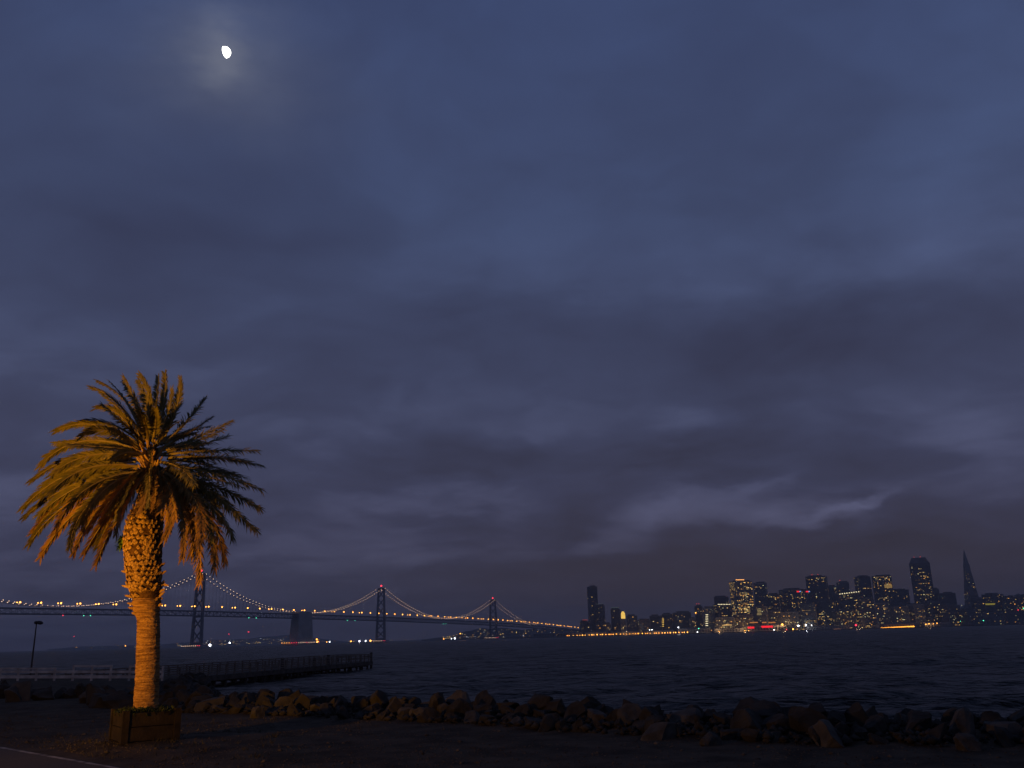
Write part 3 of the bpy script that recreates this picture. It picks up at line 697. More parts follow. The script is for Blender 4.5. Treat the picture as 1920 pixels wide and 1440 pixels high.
for w_ in (0.2, 2.3, 4.6, 6.8):
    mb = MB(); mb.tube([(0, 0, -3), (0, 0, 1.55 if w_ < 1 else 1.1)], [.24, .22], 7); o = mb.build('fender_pile', m_wood, pier); o.location = pd*(PL+.25)+pn*w_
# bundles and posts on the pier that thicken its outline
for x, h in [(PL*.62, 1.3), (PL*.74, 1.15), (PL*.80, 1.45)]:
    o_ = thing('mooring_bollard', 'thick dark mooring post on the pier %s' % {0: 'nearest the shore', 1: 'in the middle of the three', 2: 'nearest the far end'}[[PL*.62, PL*.74, PL*.80].index(x)], 'bollard', pr0+pd*x+pn*.6, 'mooring posts on the pier')
    mb = MB(); mb.tube([(0, 0, 0), (0, 0, h)], [.26, .24], 8); mb.build('post', m_wood, o_); mb = MB(); mb.tube([(0, 0, h), (0, 0, h+.12)], [.32, .28], 8); mb.build('cap', m_wood, o_)

# ------------------------------------------------------------------ suspension bridge
BO = Vector((-555, 2330, 0)); BA = R_(26); bd = Vector((math.sin(BA), math.cos(BA), 0)); bn = Vector((math.cos(BA), -math.sin(BA), 0))
bridge = thing('suspension_bridge', 'long double-deck suspension bridge with lit cables crossing the bay', 'bridge', BO)
DS = [-1500, -705, -353, 0, 353, 705, 1058, 1411, 1850, 2100]; DZ = [65, 67.5, 68, 64, 60, 53.5, 46.5, 36, 22, 12]
from bisect import bisect
def deck(s):                              # smooth bottom-of-deck height
    ss = np.array([s-120, s-60, s, s+60, s+120]); return float(np.interp(ss, DS, DZ).mean())
TH = 12.0
def B(s, w, z): return bd*s+bn*w+Vector((0, 0, z))
step = 44.; s = -1496.
up = MB(); lo = MB(); web = MB(); ch = MB()
while s < 2080:
    a, b = s, s+step; za, zb = deck(a), deck(b)
    if b > 1411: TH_a = max(5, TH-(b-1411)/80)
    else: TH_a = TH
    up.bar(B(a, 0, za+TH_a-1), B(b, 0, zb+TH_a-1), 20, 2.0); lo.bar(B(a, 0, za+1), B(b, 0, zb+1), 20, 2.0)
    for w in (-10.2, 10.2):
        n = 4
        for i in range(n):
            s0, s1 = a+step*i/n, a+step*(i+1)/n; z0, z1 = za+(zb-za)*i/n, za+(zb-za)*(i+1)/n
            web.bar(B(s0, w, z0+2), B(s0, w, z0+TH_a-2), .7)
            web.bar(B(s0, w, z0+(2 if i % 2 else TH_a-2)), B(s1, w, z1+(TH_a-2 if i % 2 else 2)), .6)
    s += step
up.build('upper_deck', m_steel, bridge); lo.build('lower_deck', m_steel, bridge); web.build('truss_web', m_steel, bridge, kind='stuff')
def tower(s, ztop, lab):
    Mr = Matrix((bd, bn, Vector((0, 0, 1)))).transposed(); t_ = bpy.data.objects.new('tower', None); COL.objects.link(t_); t_.parent = bridge; t_.location = B(s, 0, 0)
    sgn = lambda z: 14.0-(14.0-9.6)*min(1, z/ztop)
    dz = deck(s)
    for w in (-1, 1):
        mb = MB(); n = 6
        for i in range(n):
            z0, z1 = 6+(ztop-6)*i/n, 6+(ztop-6)*(i+1)/n; mb.bar(bn*w*sgn(z0)+Vector((0, 0, z0)), bn*w*sgn(z1)+Vector((0, 0, z1)), 4.6-.25*i, 6.5-.3*i)
        mb.build('leg', m_steel, t_)
    def beam(z, h):
        mb = MB(); mb.bar(bn*-sgn(z)+Vector((0, 0, z)), bn*sgn(z)+Vector((0, 0, z)), 4, h); mb.build('cross_beam', m_steel, t_)
    beam(10, 5); beam(ztop-3, 6); beam(dz-1.6, 2)
    def X(z0, z1):
        for sg in (-1, 1):
            mb = MB(); mb.bar(bn*-sgn(z0)*sg+Vector((0, 0, z0)), bn*sgn(z1)*sg+Vector((0, 0, z1)), 2.2+.3*(sg > 0), 2.3); mb.build('cross_brace', m_steel, t_)
    lo_, n = 12, 2
    for i in range(n): X(lo_+(dz-3-lo_)*i/n, lo_+(dz-3-lo_)*(i+1)/n)
    zt = dz+TH+4
    for i in range(3): X(zt+(ztop-6-zt)*i/3, zt+(ztop-6-zt)*(i+1)/3)
    mb = MB(); mb.box((0, 0, 3), (20, 46, 7.5), Mr); mb.build('pier_base', m_conc, t_)
    mb = MB(); mb.bar((0, 0, ztop), (0, 0, ztop+5), .6); mb.build('beacon_mast', m_steel, t_)
    mb = MB(); mb.ball((0, 0, ztop+6), 2.0); mb.build('beacon', g_red, t_)
    # lights along the fender round the base
    for i in range(10):
        mb = MB(); c_ = -bd*16+bn*(-26+52*i/9)+Vector((0, 0, 5)); mb.ball(c_, .65, 5, 3); mb.build('fender_light', g_red if i in (8, 9) else g_cable, t_)
    return t_
tower(-1058, 160, 'a'); tower(-353, 161, 'b'); tower(353, 154, 'c'); tower(1058, 137, 'd')
# anchorage
an = bpy.data.objects.new('anchorage', None); COL.objects.link(an); an.parent = bridge; an.location = (0, 0, 0)
Mr = Matrix((bd, bn, Vector((0, 0, 1)))).transposed()
mb = MB(); mb.box((0, 0, 31), (60, 29, 62), Mr, taper=.88); mb.build('concrete_block', m_conc, an)
mb = MB(); mb.box((0, 0, 70), (50, 24, 22), Mr); mb.build('upper_block', m_conc, an)
mb = MB(); mb.box((0, 0, 2), (84, 48, 6), Mr); mb.build('footing', m_conc, an)
for i in range(14):
    mb = MB(); f = i/13; c_ = bn*26+bd*(-40+80*f)+Vector((0, 0, 6)); mb.ball(c_, .6, 5, 3); mb.build('fender_light', g_red if i in (5, 13) else g_cable, an)
for i in range(7):
    mb = MB(); c_ = -bd*44+bn*(-24+46*i/6)+Vector((0, 0, 6)); mb.ball(c_, .75, 5, 3); mb.build('fender_light', g_amber if i < 4 else g_red, an)
# cables
TW = {-1764: 66+TH, -1411: 66+TH, -1058: 160, -353: 161, -24: 80, 24: 78, 353: 154, 1058: 137, 1411: 36+TH}
spans = [(-1764, -1058, 0, 0), (-1058, -353, 'm', 82), (-353, -24, 's', 19), (24, 353, 's', 19), (353, 1058, 'm', 68), (1058, 1411, 's', 17)]
def cable_z(s):
    for a, b, kd, v in spans:
        if a <= s <= b and kd:
            t_ = (s-a)/(b-a); z = TW[a]*(1-t_)+TW[b]*t_; sag = (TW[a]+TW[b])/2-v if kd == 'm' else v; return z-4*sag*t_*(1-t_)
    return None
bulb = MB(); bulb.ball((0, 0, 0), .62, 6, 4); bulb = bulb.mesh('cable_light', g_cable)
hang = MB(); lights = []
for w in (-9.8, 9.8):
    for a, b, kd, v in spans:
        if not kd: continue
        n = 28; mb = MB(); mb.tube([B(a+(b-a)*i/n, w, cable_z(a+(b-a)*i/n)-.3) for i in range(n+1)], .55, 6); mb.build('main_cable', m_steel, bridge)
        s = a+6
        while s < b-4:
            z = cable_z(s); lights.append((s, w, z+1.2)); d_ = deck(s)+TH
            if z-d_ > 3: hang.bar(B(s, w, z), B(s, w, d_), .22)
            s += 11.0
hang.build('hanger_cables', m_steel, bridge, kind='stuff')
vis_l = []
for s, w, z in lights:
    q = proj(BO+B(s, w, z)); 
    if q[0] > -30: vis_l.append((BO+B(s, w, z)-EYE).length); 
lights = [l for l in lights if proj(BO+B(*l))[0] > -30]
lights.sort(key=lambda l: (BO+B(*l)-EYE).length)
for l in lights[:298]:
    o = link('cable_light', bulb, bridge); o.location = B(*l)
rest = MB()
for l in lights[298:]: rest.ball(B(*l), .5, 6, 4)
rest.build('far_cable_lights', g_cable, bridge, kind='stuff')
# deck lamps
def lamp_mesh(twin):
    mb = MB(); mb.tube([(0, 0, 0), (0, 0, 9.5)], [.35, .25], 5); mb.bar(-bn*4*twin+Vector((0, 0, 9.5)), bn*4+Vector((0, 0, 9.5)), .3); return mb
pole_m = lamp_mesh(1).mesh('lamp_pole', m_steel); head = MB(); head.ball((0, 0, 0), 1.55, 8, 5); head_m = head.mesh('lamp_head', g_sodium, True)
s = -1490.
k = 0
while s < 1870:
    q = proj(BO+B(s, 0, deck(s)+TH+9))
    if q[0] > -20 and not (600 < 0) and abs(s) > 0:
        P = B(s, 0, deck(s)+(TH if s < 1411 else max(5, TH-(s-1411)/80)))
        o = link('deck_lamp', pole_m, bridge); o.location = P
        for sg in ((-1, 1) if s < -300 else (1, -1) if k % 3 == 0 else (1,)):
            h = link('lamp_head', head_m, o); h.location = bn*4.2*sg+Vector((0, 0, 9.3))
            if sg < 0: h.scale = (.75, .75, .75)
    s += 41.5 if s < 700 else 38; k += 1
for s_, g in [(-640, g_green), (-655, g_green), (-700, g_red), (-205, g_green), (-180, g_green), (178, g_green), (212, g_green), (690, g_green), (706, g_green)]:
    mb = MB(); mb.ball((0, 0, 0), .75, 6, 4); o = mb.build('navigation_light', g, bridge); o.location = B(s_, 11, deck(s_)-1.2)
# approach columns
for s_ in (1411, 1500, 1590, 1680, 1770, 1860, 1950):
    z = deck(s_); mb = MB()
    for w in (-7, 7): mb.bar(B(s_, w, 0), B(s_, w, z), 4)
    mb.bar(B(s_, -7, z-3), B(s_, 7, z-3), 3); mb.build('approach_column', m_conc, bridge)

# ------------------------------------------------------------------ far land
def ridge(name, pts, Y, depth, material=m_hill, base=-1.):
    n = 120; xs = np.linspace(pts[0][0], pts[-1][0], n); ytop = np.interp(xs, [p[0] for p in pts], [p[1] for p in pts])
    top = [at_y(x, y, Y) for x, y in zip(xs, ytop)]; cx = np.array([q.x for q in top]); cz = np.array([max(q.z, .5) for q in top])
    cz = cz*(1+fbm(xs*.05, xs*0+.3, 4, 50)*.5)
    rows_ = [(-.5, -.02), (-.5, .05), (-.34, .35), (-.2, .72), (0, 1.), (.25, .7), (.5, 0)]
    X = np.array([cx*(1+r[0]*depth/Y) for r in rows_]); Y_ = np.array([np.full(n, Y+r[0]*depth) for r in rows_]); Z = np.array([cz*r[1] if r[1] >= 0 else np.full(n, base) for r in rows_])
    grid_mesh(name, X, Y_, Z, material, kind='structure')
    return lambda px, f: (at_y(px, 1200, Y).x, float(np.interp(px, xs, cz))*f, Y+float(np.interp(f, [0, .05, .35, .72, 1], [-.5, -.5, -.34, -.2, 0]))*depth-20)
h1 = ridge('far_hills', [(90, 1217), (160, 1212), (280, 1210), (340, 1205), (420, 1199), (480, 1195), (540, 1191), (590, 1196), (650, 1203), (720, 1203), (780, 1199), (860, 1197)], 9000, 900)
h2 = ridge('city_hills', [(790, 1199), (840, 1194), (872, 1184), (905, 1178), (960, 1178), (1010, 1180), (1080, 1180), (1160, 1175)], 4600, 900)
h3 = ridge('north_hills', [(1770, 1150), (1820, 1128), (1860, 1118), (1905, 1116), (1960, 1122), (2060, 1150)], 3900, 700)
# waterfront land
sx0 = at_y(985, 1198, 3350); sx1 = at_y(2150, 1170, 2800); mb = MB()
pts2 = [at_y(790, 1200, 4100), at_y(900, 1198, 3800), at_y(985, 1197, 3300), at_y(1060, 1195, 2960), at_y(1400, 1186, 2900), at_y(1720, 1175, 2860), at_y(1780, 1172, 3000), at_y(2300, 1160, 3100)]
frt = [(q.x, q.y) for q in pts2]; bk = [(2800, 5600), (-500, 5600)]
poly = frt+bk; n = len(poly)
mb.add([(x, y, 2.2) for x, y in poly]+[(x, y, -2) for x, y in poly], [tuple(range(n-1, -1, -1)) if False else tuple(range(n))]+[(i, i+n, (i+1) % n+n, (i+1) % n) for i in range(n)])
mb.build('city_waterfront', m_land, kind='structure')

# ------------------------------------------------------------------ city
WARM = [(1, .52, .10), (1, .60, .16), (1, .42, .07), (1, .68, .24), (1, .62, .2), (.9, .82, .4)]
def building(x0, x1, ytop, Y, label, wall=0, lit=.1, rowp=.1, yaw=-22, ratio=.6, taper=1., crown=None, bright=1., name='office_tower', cat='building', seed=0, blockh=0., group=None):
    rr = random.Random(seed*31+int(x0)); a = R_(yaw)
    P0 = at_y(x0, ytop, Y); P1 = at_y(x1, ytop, Y); Wd = (P1-P0).length; w = Wd/(math.cos(a)+ratio*abs(math.sin(a))); d = w*ratio
    H = at_y((x0+x1)/2, ytop, Y).z-2; hp = 1172-ytop; cx = at_y((x0+x1)/2+.087*hp/2, ytop+hp/2, Y).x; Mz = Matrix.Rotation(a, 3, 'Z')
    b = thing(name, label, cat, (cx, Y, 2.0), group)
    mb = MB()
    if crown == 'pyramid':
        mb.box((0, 0, H*.41), (w, w, H*.82), Mz, taper=.26); mb.build('body', WALLS[wall], b)
        mb = MB(); mb.box((0, 0, H*.91), (w*.255, w*.255, H*.18), Mz, taper=.08); mb.build('spire', WALLS[wall], b)
        for sg in (-1, 1):
            mb = MB(); mb.box(Mz@Vector((sg*w*.19, 0, H*.62)), (w*.10, w*.18, H*.36), Mz, taper=.7); mb.build('wing', WALLS[wall], b)
    elif crown == 'chamfer':
        mb.box((0, 0, H*.46), (w, d, H*.92), Mz); mb.build('body', WALLS[wall], b)
        mb = MB(); mb.box((0, 0, H*.96), (w*.96, d*.96, H*.08-.02), Mz, taper=.68); mb.build('crown', WALLS[wall], b)
        n = 6
        for i in range(n):                          # faceted bay fins
            mb = MB(); mb.box(Mz@Vector((-w/2+w*(i+.5)/n, -d/2-1, H*.45)), (1.4, 2.6, H*.9), Mz); mb.build('bay_fin', WALLS[wall], b)
    elif crown == 'dome':
        mb.box((0, 0, H*.35), (w, d, H*.7), Mz); mb.build('body', WALLS[wall], b)
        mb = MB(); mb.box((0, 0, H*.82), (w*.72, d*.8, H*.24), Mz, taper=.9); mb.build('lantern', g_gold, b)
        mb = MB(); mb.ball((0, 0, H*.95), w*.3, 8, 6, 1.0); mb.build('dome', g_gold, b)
    else:
        bh = blockh or (4 if H > 30 else 0)
        mb.box((0, 0, (H-bh)/2), (w, d, H-bh), Mz, taper=taper); mb.build('body', WALLS[wall], b)
        if bh:
            mb = MB(); mb.box(Mz@Vector((w*.06*rr.choice((-1, 1)), 0, H-bh/2-.01)), (w*rr.uniform(.5, .8), d*.6, bh), Mz); mb.build('roof_block', WALLS[0], b)
    # windows
    top = H*(.72 if crown == 'pyramid' else .9 if crown == 'chamfer' else .68 if crown == 'dome' else 1)-(blockh or 4)-2
    fl = 4.2; nf = max(1, int(top/fl)); band = MB(); L_ = MB()
    faces = [(Mz@Vector((0, -1, 0)), Mz@Vector((1, 0, 0)), w, d/2)]
    side = 1 if yaw > 0 else -1
    faces.append((Mz@Vector((1 if a > 0 else -1, 0, 0))*(-1 if a > 0 else 1), Mz@Vector((0, 1, 0)), d, w/2)) if False else faces.append((Mz@Vector((-1, 0, 0)) if a > 0 else Mz@Vector((1, 0, 0)), Mz@Vector((0, 1, 0)), d, w/2))
    for fi, (nrm, tan, wid, off) in enumerate(faces):
        nc = max(2, int(wid/4.4)); zone = [rr.random() for _ in range(6)]
        for f in range(nf):
            z = 3+f*fl; k = 1.
            if crown == 'pyramid': k = 1-(1-.26)*(z/(H*.82))
            ww = wid*k; oo = off*k if crown != 'pyramid' else off*k+.3
            if crown == 'pyramid': oo = w/2*k+.15
            M2 = Matrix((tan, -nrm, Vector((0, 0, 1)))).transposed()
            band.box(nrm*(oo+.02)+Vector((0, 0, z)), (ww*.94, .25, 1.9), M2)
            pf = lit*(2.2 if zone[int(f/nf*6)] > .6 else .6)
            rowlit = rr.random() < rowp; r0_, r1_ = sorted((rr.random(), rr.random()))
            for c_ in range(nc):
                u_ = (c_+.5)/nc
                if rr.random() < (pf if not (rowlit and r0_ < u_ < r1_+.2) else .85):
                    cc = rr.choice(WARM); s_ = bright*rr.choice([.12, .2, .35, .6, 1.0, 1.6])*(1 if fi == 0 else .5)
                    L_.box(nrm*(oo+.10)+tan*(u_-.5)*ww*.94+Vector((0, 0, z)), (2.9*k if k > .4 else 1.4, .3, 1.9), M2, (cc[0]*s_, cc[1]*s_, cc[2]*s_, 1))
    band.build('window_bands', m_glass, b, kind='stuff')
    if L_.v: L_.build('lit_windows', m_lit, b, kind='stuff', colattr=True)
    return b, H, w, d, Mz
def crown_light(bi, g, rel=(0, 0), size=(.5, .5, 1.6), name='roof_light'):
    b, H, w, d, Mz = bi; mb = MB(); mb.box(Mz@Vector((rel[0]*w, rel[1]*d-d*.3, H+.9)), (w*size[0], d*size[1], size[2]), Mz); mb.build(name, g, b)
BL = [
 (1099, 1118, 1098, 3150, 'tallest slim dark tower standing alone at the left of the skyline', 0, .01, 0, {}),
 (1115, 1133, 1133, 3060, 'mid-height dark tower tucked against the right of the lone slim tower', 0, .03, 0, {}),
 (1087, 1104, 1163, 3110, 'low block with a faint red roof light left of the slim dark tower', 2, .05, .1, {}),
 (1144, 1163, 1140, 3080, 'dark square tower with a pale roof edge left of the golden lantern', 0, .03, 0, {}),
 (1162, 1173, 1147, 3020, 'small tower topped by a golden floodlit lantern dome', 3, .08, 0, dict(crown='dome', name='clock_tower')),
 (1133, 1146, 1167, 3040, 'low grey block in the gap between the dark towers at the left', 1, .08, 0, {}),
 (1174, 1194, 1152, 3100, 'grey block just right of the golden lantern tower', 1, .06, .1, {}),
 (1193, 1219, 1160, 3030, 'low wide block with a short lit row, right of the golden lantern', 2, .07, .15, {}),
 (1217, 1241, 1152, 3070, 'dark flat-roofed block before the column of amber lights', 0, .03, 0, {}),
 (1240, 1262, 1149, 3100, 'dark block carrying a vertical column of amber lights', 0, .05, 0, {}),
 (1262, 1294, 1146, 3070, 'broad dark block right of the column of amber lights', 0, .04, 0, {}),
 (1292, 1304, 1157, 3030, 'small low block in front of the red-topped tower', 1, .08, .1, {}),
 (1301, 1317, 1134, 3110, 'brown tower with a faint red top at the left of the dense cluster', 2, .05, .05, {}),
 (1316, 1340, 1137, 3060, 'block with a stacked column of bright landings, left of the stepped building', 1, .07, .05, {}),
 (1338, 1366, 1117, 3160, 'stepped building with a dark penthouse left of the brightest tower', 0, .05, .10, {}),
 (1337, 1372, 1131, 3090, 'lower step of the stepped building with one bright upper row', 2, .12, .30, {}),
 (1367, 1410, 1088, 3050, 'brightest lit office tower crowned by an orange strip', 1, .30, .38, dict(yaw=22, ratio=.45, bright=1.5)),
 (1411, 1439, 1091, 3200, 'dim tower close behind the right edge of the brightest tower', 1, .04, .03, {}),
 (1436, 1462, 1112, 3120, 'shorter tower with three bright upper rows right of the dim tower', 2, .12, .40, {}),
 (1405, 1440, 1135, 2990, 'mid-rise block with a glowing shaft of windows below the dim tower', 1, .14, .1, {}),
 (1440, 1466, 1143, 3000, 'dark mid-rise block between the glowing shaft and the wide office slab', 0, .05, .05, {}),
 (1462, 1511, 1103, 3130, 'wide office slab with a red and blue roof sign', 0, .07, .14, {}),
 (1509, 1554, 1079, 3220, 'broad dark tower with red roof beacons in the middle of the skyline', 0, .06, .05, dict(ratio=.8)),
 (1498, 1530, 1130, 3010, 'low office block with two rows of white windows under the broad dark tower', 2, .10, .25, {}),
 (1528, 1568, 1124, 3040, 'mid-rise block with scattered lights right below the broad dark tower', 0, .10, .08, {}),
 (1553, 1570, 1097, 3260, 'narrow step on the right shoulder of the broad dark tower', 1, .04, .03, {}),
 (1568, 1594, 1090, 3300, 'dim tower with one red beacon between broad dark tower and twin towers', 1, .03, 0, {}),
 (1571, 1612, 1110, 3080, 'wide lit block whose stepped top rows glow gold', 2, .18, .35, dict(bright=1.1)),
 (1604, 1632, 1079, 3260, 'left one of the two equally tall square towers', 0, .04, .03, {}),
 (1635, 1674, 1078, 3180, 'right one of the two equally tall square towers, gold lit on its right', 0, .12, .12, {}),
 (1608, 1640, 1120, 3020, 'mid-rise block in front of the left square tower', 1, .12, .12, {}),
 (1664, 1706, 1104, 3140, 'flat dark block between the square towers and the tallest dark tower', 0, .03, .02, {}),
 (1640, 1668, 1128, 3000, 'pale apartment block with scattered warm windows above the arcade', 3, .10, .03, {}),
 (1704, 1748, 1046, 3200, 'tallest dark tower with chamfered crown and red beacons', 0, .14, .16, dict(crown='chamfer', ratio=.8)),
 (1748, 1762, 1102, 3260, 'slender block leaning on the right of the tallest dark tower', 0, .03, 0, {}),
 (1759, 1794, 1110, 3230, 'flat dark block between the tallest tower and the pyramid tower', 0, .02, 0, {}),
 (1798, 1827, 1031, 3300, 'pointed pyramid tower with a needle spire at the right', 1, .03, .04, dict(crown='pyramid', ratio=1., yaw=8)),
 (1668, 1704, 1135, 3000, 'pale slab with scattered windows right of the apartment block', 3, .09, .02, {}),
 (1700, 1732, 1131, 3010, 'mid-rise apartment tower below the tallest dark tower', 1, .09, .03, {}),
 (1730, 1764, 1126, 3080, 'dark residential block right below the tallest tower', 0, .07, .03, {}),
 (1762, 1800, 1132, 3040, 'low residential block with few windows left of the pyramid', 2, .06, .02, {}),
 (1820, 1846, 1120, 3120, 'dim block just right of the pyramid tower', 0, .03, .02, {}),
 (1843, 1882, 1112, 3200, 'wide block with a gold lit roof terrace right of the pyramid', 0, .04, .08, {}),
 (1878, 1912, 1117, 3180, 'dim apartment block second from the right edge of the skyline', 2, .05, .02, {}),
 (1906, 1945, 1114, 3240, 'dim hill-top apartment block at the right edge of the frame', 0, .05, .02, {}),
 (1798, 1838, 1142, 3020, 'low waterfront block in front of the pyramid tower', 0, .05, .03, {}),
 (1836, 1880, 1146, 3080, 'long low block under the gold lit terrace', 1, .04, .03, {}),
 (1378, 1412, 1150, 2960, 'low bright block in front of the brightest tower', 2, .20, .25, {}),
 (1340, 1380, 1155, 2970, 'low block with warm windows in front of the stepped building', 1, .15, .15, {}),
 (1560, 1604, 1143, 2980, 'low block with scattered lights behind the red harbour light', 0, .12, .08, {}),
 (1463, 1500, 1145, 2980, 'low dark block behind the large yellow harbour lamp', 0, .07, .05, {}),
]
BI = {}
for i, (x0, x1, yt, Y, lab, wl, lit, rowp, kw) in enumerate(BL):
    yt2 = yt
    BI[x0, yt] = building(x0, x1, yt2, Y, lab, wl, lit*1.25, rowp, seed=i, **{**dict(yaw=random.choice((-24, -20, 20, 24)), ratio=random.uniform(.5, .8)), **kw})
crown_light(BI[1367, 1088], glow('orange_crown_strip', (1, .42, .12), 2.2), (-.12, 0), (.45, .1, 2.2))
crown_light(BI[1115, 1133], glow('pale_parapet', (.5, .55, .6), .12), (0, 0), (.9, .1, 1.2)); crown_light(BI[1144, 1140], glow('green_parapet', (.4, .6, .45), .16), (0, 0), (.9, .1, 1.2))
crown_light(BI[1087, 1163], glow('dim_red_roof', (1, .15, .1), .35), (0, 0), (.7, .1, 1.6))
for k_ in [(1509, 1079), (1704, 1046), (1568, 1090), (1301, 1134)]:
    b, H, w, d, Mz = BI[k_]
    for j in range(2 if k_[0] != 1568 else 1):
        mb = MB(); mb.bar(Mz@Vector((w*(-.2+.3*j), 0, H)), Mz@Vector((w*(-.2+.3*j), 0, H+3)), .5); mb.build('beacon_mast', m_steel, b)
        mb = MB(); mb.ball(Mz@Vector((w*(-.2+.3*j), 0, H+3.6)), 1.1); mb.build('beacon', glow('dim_red_beacon', (1, .06, .05), 1.6), b)
# glowing column, shaft, signs: fixed to their buildings
def on_face(px0, py0, px1, py1, Y, name, g, parent, th=.6):
    a = at_y(px0, py1, Y); c_ = at_y(px1, py0, Y); mb = MB(); mb.box(((a.x+c_.x)/2, Y, (a.z+c_.z)/2), (abs(c_.x-a.x), th, abs(c_.z-a.z)))
    for i, v in enumerate(mb.v): mb.v[i] = tuple(Vector(v)-parent.location)
    return mb.build(name, g, parent)
P_ = BI[1240, 1149][0]
for i in range(5): on_face(1242, 1160+i*3.4, 1244.6, 1161.6+i*3.4, 3070, 'landing_light', g_gold, P_)
P_ = BI[1316, 1137][0]
for i in range(6): on_face(1323, 1152+i*4, 1327.5, 1153.4+i*4, 3035, 'landing_light', g_pale, P_)
P_ = BI[1405, 1135][0]
for i in range(5): on_face(1420, 1141+i*2.7, 1431, 1142.4+i*2.7, 2970, 'lit_floor', glow('gold_floor', (1, .75, .3), .45), P_)
P_ = BI[1462, 1103][0]; gb = glow('blue_sign', (.25, .45, 1), 1.1)
for x in (1494, 1511): on_face(x, 1108, x+4.5, 1110.5, 3100, 'roof_sign', g_neon, P_); on_face(x+5, 1108, x+7.5, 1110, 3100, 'roof_sign', gb, P_)
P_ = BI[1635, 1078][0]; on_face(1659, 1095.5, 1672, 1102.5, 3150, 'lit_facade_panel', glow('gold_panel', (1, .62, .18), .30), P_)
P_ = BI[1571, 1110][0]
for i in range(9): on_face(1574+i*4.4, 1113-.55*i, 1575.8+i*4.4, 1114.6-.55*i, 3050, 'terrace_lamp', g_pale, P_)
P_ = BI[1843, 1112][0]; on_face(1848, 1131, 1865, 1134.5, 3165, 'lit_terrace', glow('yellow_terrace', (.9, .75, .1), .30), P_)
P_ = BI[1337, 1131][0]
for i in range(6): on_face(1346+i*5, 1132.6, 1349.6+i*5, 1133.8, 3060, 'lit_office', g_pale, P_)

# piers and sheds along the waterfront
def shed(x0, x1, ytop, Y, label, ybase=None):
    P0 = at_y(x0, ytop, Y); P1 = at_y(x1, ytop, Y); w = (P1-P0).length; H = max(4, P0.z-2)
    b = thing('pier_shed', label, 'shed', ((P0.x+P1.x)/2, Y, 2.2)); mb = MB(); mb.box((0, 0, H/2), (w, 30, H)); mb.build('wall', WALLS[1], b)
    mb = MB(); mb.add([(-w/2-1, -16, H), (w/2+1, -16, H), (w/2+1, 16, H), (-w/2-1, 16, H), (-w/2, 0, H+3), (w/2, 0, H+3)], [(0, 1, 5, 4), (2, 3, 4, 5), (1, 2, 5), (3, 0, 4)]); mb.build('roof', WALLS[0], b)
    mb = MB(); n = max(2, int(w/9))
    for i in range(n): mb.box((-w/2+w*(i+.5)/n, -15.05, H*.45), (4, .3, H*.5))
    mb.build('doors', m_glass, b, kind='stuff'); return b, w, H
SHD = [(1000, 1040, 1189, 3150, 'low shed below the bridge approach'), (1044, 1092, 1188, 2985, 'long dim pier shed at the left end of the orange lamp row'), (1096, 1140, 1187, 2980, 'pier shed below the lone slim tower'),
       (1146, 1200, 1186, 2970, 'pier shed below the golden lantern tower'), (1206, 1262, 1184, 2965, 'pier shed below the column of amber lights'), (1270, 1330, 1180, 2960, 'pier shed at the right end of the orange lamp row'),
       (1338, 1392, 1179, 2945, 'pier shed below the brightest tower'), (1400, 1472, 1174, 2940, 'pier building carrying two red neon signs'), (1510, 1590, 1176, 2935, 'long dark pier shed right of the white harbour lamps'),
       (1645, 1720, 1171, 2925, 'long arcade building glowing orange at the waterline'), (1730, 1778, 1170, 2930, 'short pier shed right of the glowing arcade'), (1800, 1850, 1165, 3060, 'pier shed with small green lamps, right of the arcade')]
SB = {}
for x0, x1, yt, Y, lab in SHD: SB[x0] = shed(x0, x1, yt, Y, lab)
b = SB[1400][0]; gor = glow('orange_lit_roofline', (1, .35, .08), .6)
on_face(1402, 1175, 1414, 1178.6, 2920, 'neon_sign', g_neon, b); on_face(1428, 1173, 1449, 1177, 2920, 'neon_sign', g_neon, b)
for x0, x1 in ((1406, 1421), (1429, 1437), (1441, 1454)): on_face(x0, 1166, x1, 1168.4, 2935, 'lit_roof_edge', gor, b)
for x in (1407, 1412, 1418, 1426, 1431, 1437, 1443): on_face(x, 1185.5, x+3, 1187.5, 2920, 'lit_doorway', g_pale, b)
b, w, H = SB[1645]
for i in range(17): on_face(1652+i*3.7, 1176.6-.2*i, 1655+i*3.7, 1179.4-.2*i, 2905, 'arcade_opening', g_arc, b)
b = SB[1510][0]
for x0, x1, y in ((1508, 1520, 1182), (1524, 1533, 1181), (1563, 1577, 1179)): on_face(x0, y, x1, y+1.4, 2915, 'lit_doorway', glow('dull_orange_doorway', (1, .45, .25), .6), b)
b = SB[1338][0]; on_face(1377, 1188, 1386, 1189.6, 2925, 'lit_doorway', g_pale, b); on_face(1355, 1171, 1372, 1173, 2930, 'lit_roof_edge', glow('amber_roofline', (1, .6, .2), 1.0), b)
b = SB[1270][0]; on_face(1313, 1190, 1330, 1191.6, 2940, 'lit_doorway', glow('yellow_green_doorway', (.9, .9, .3), .9), b)

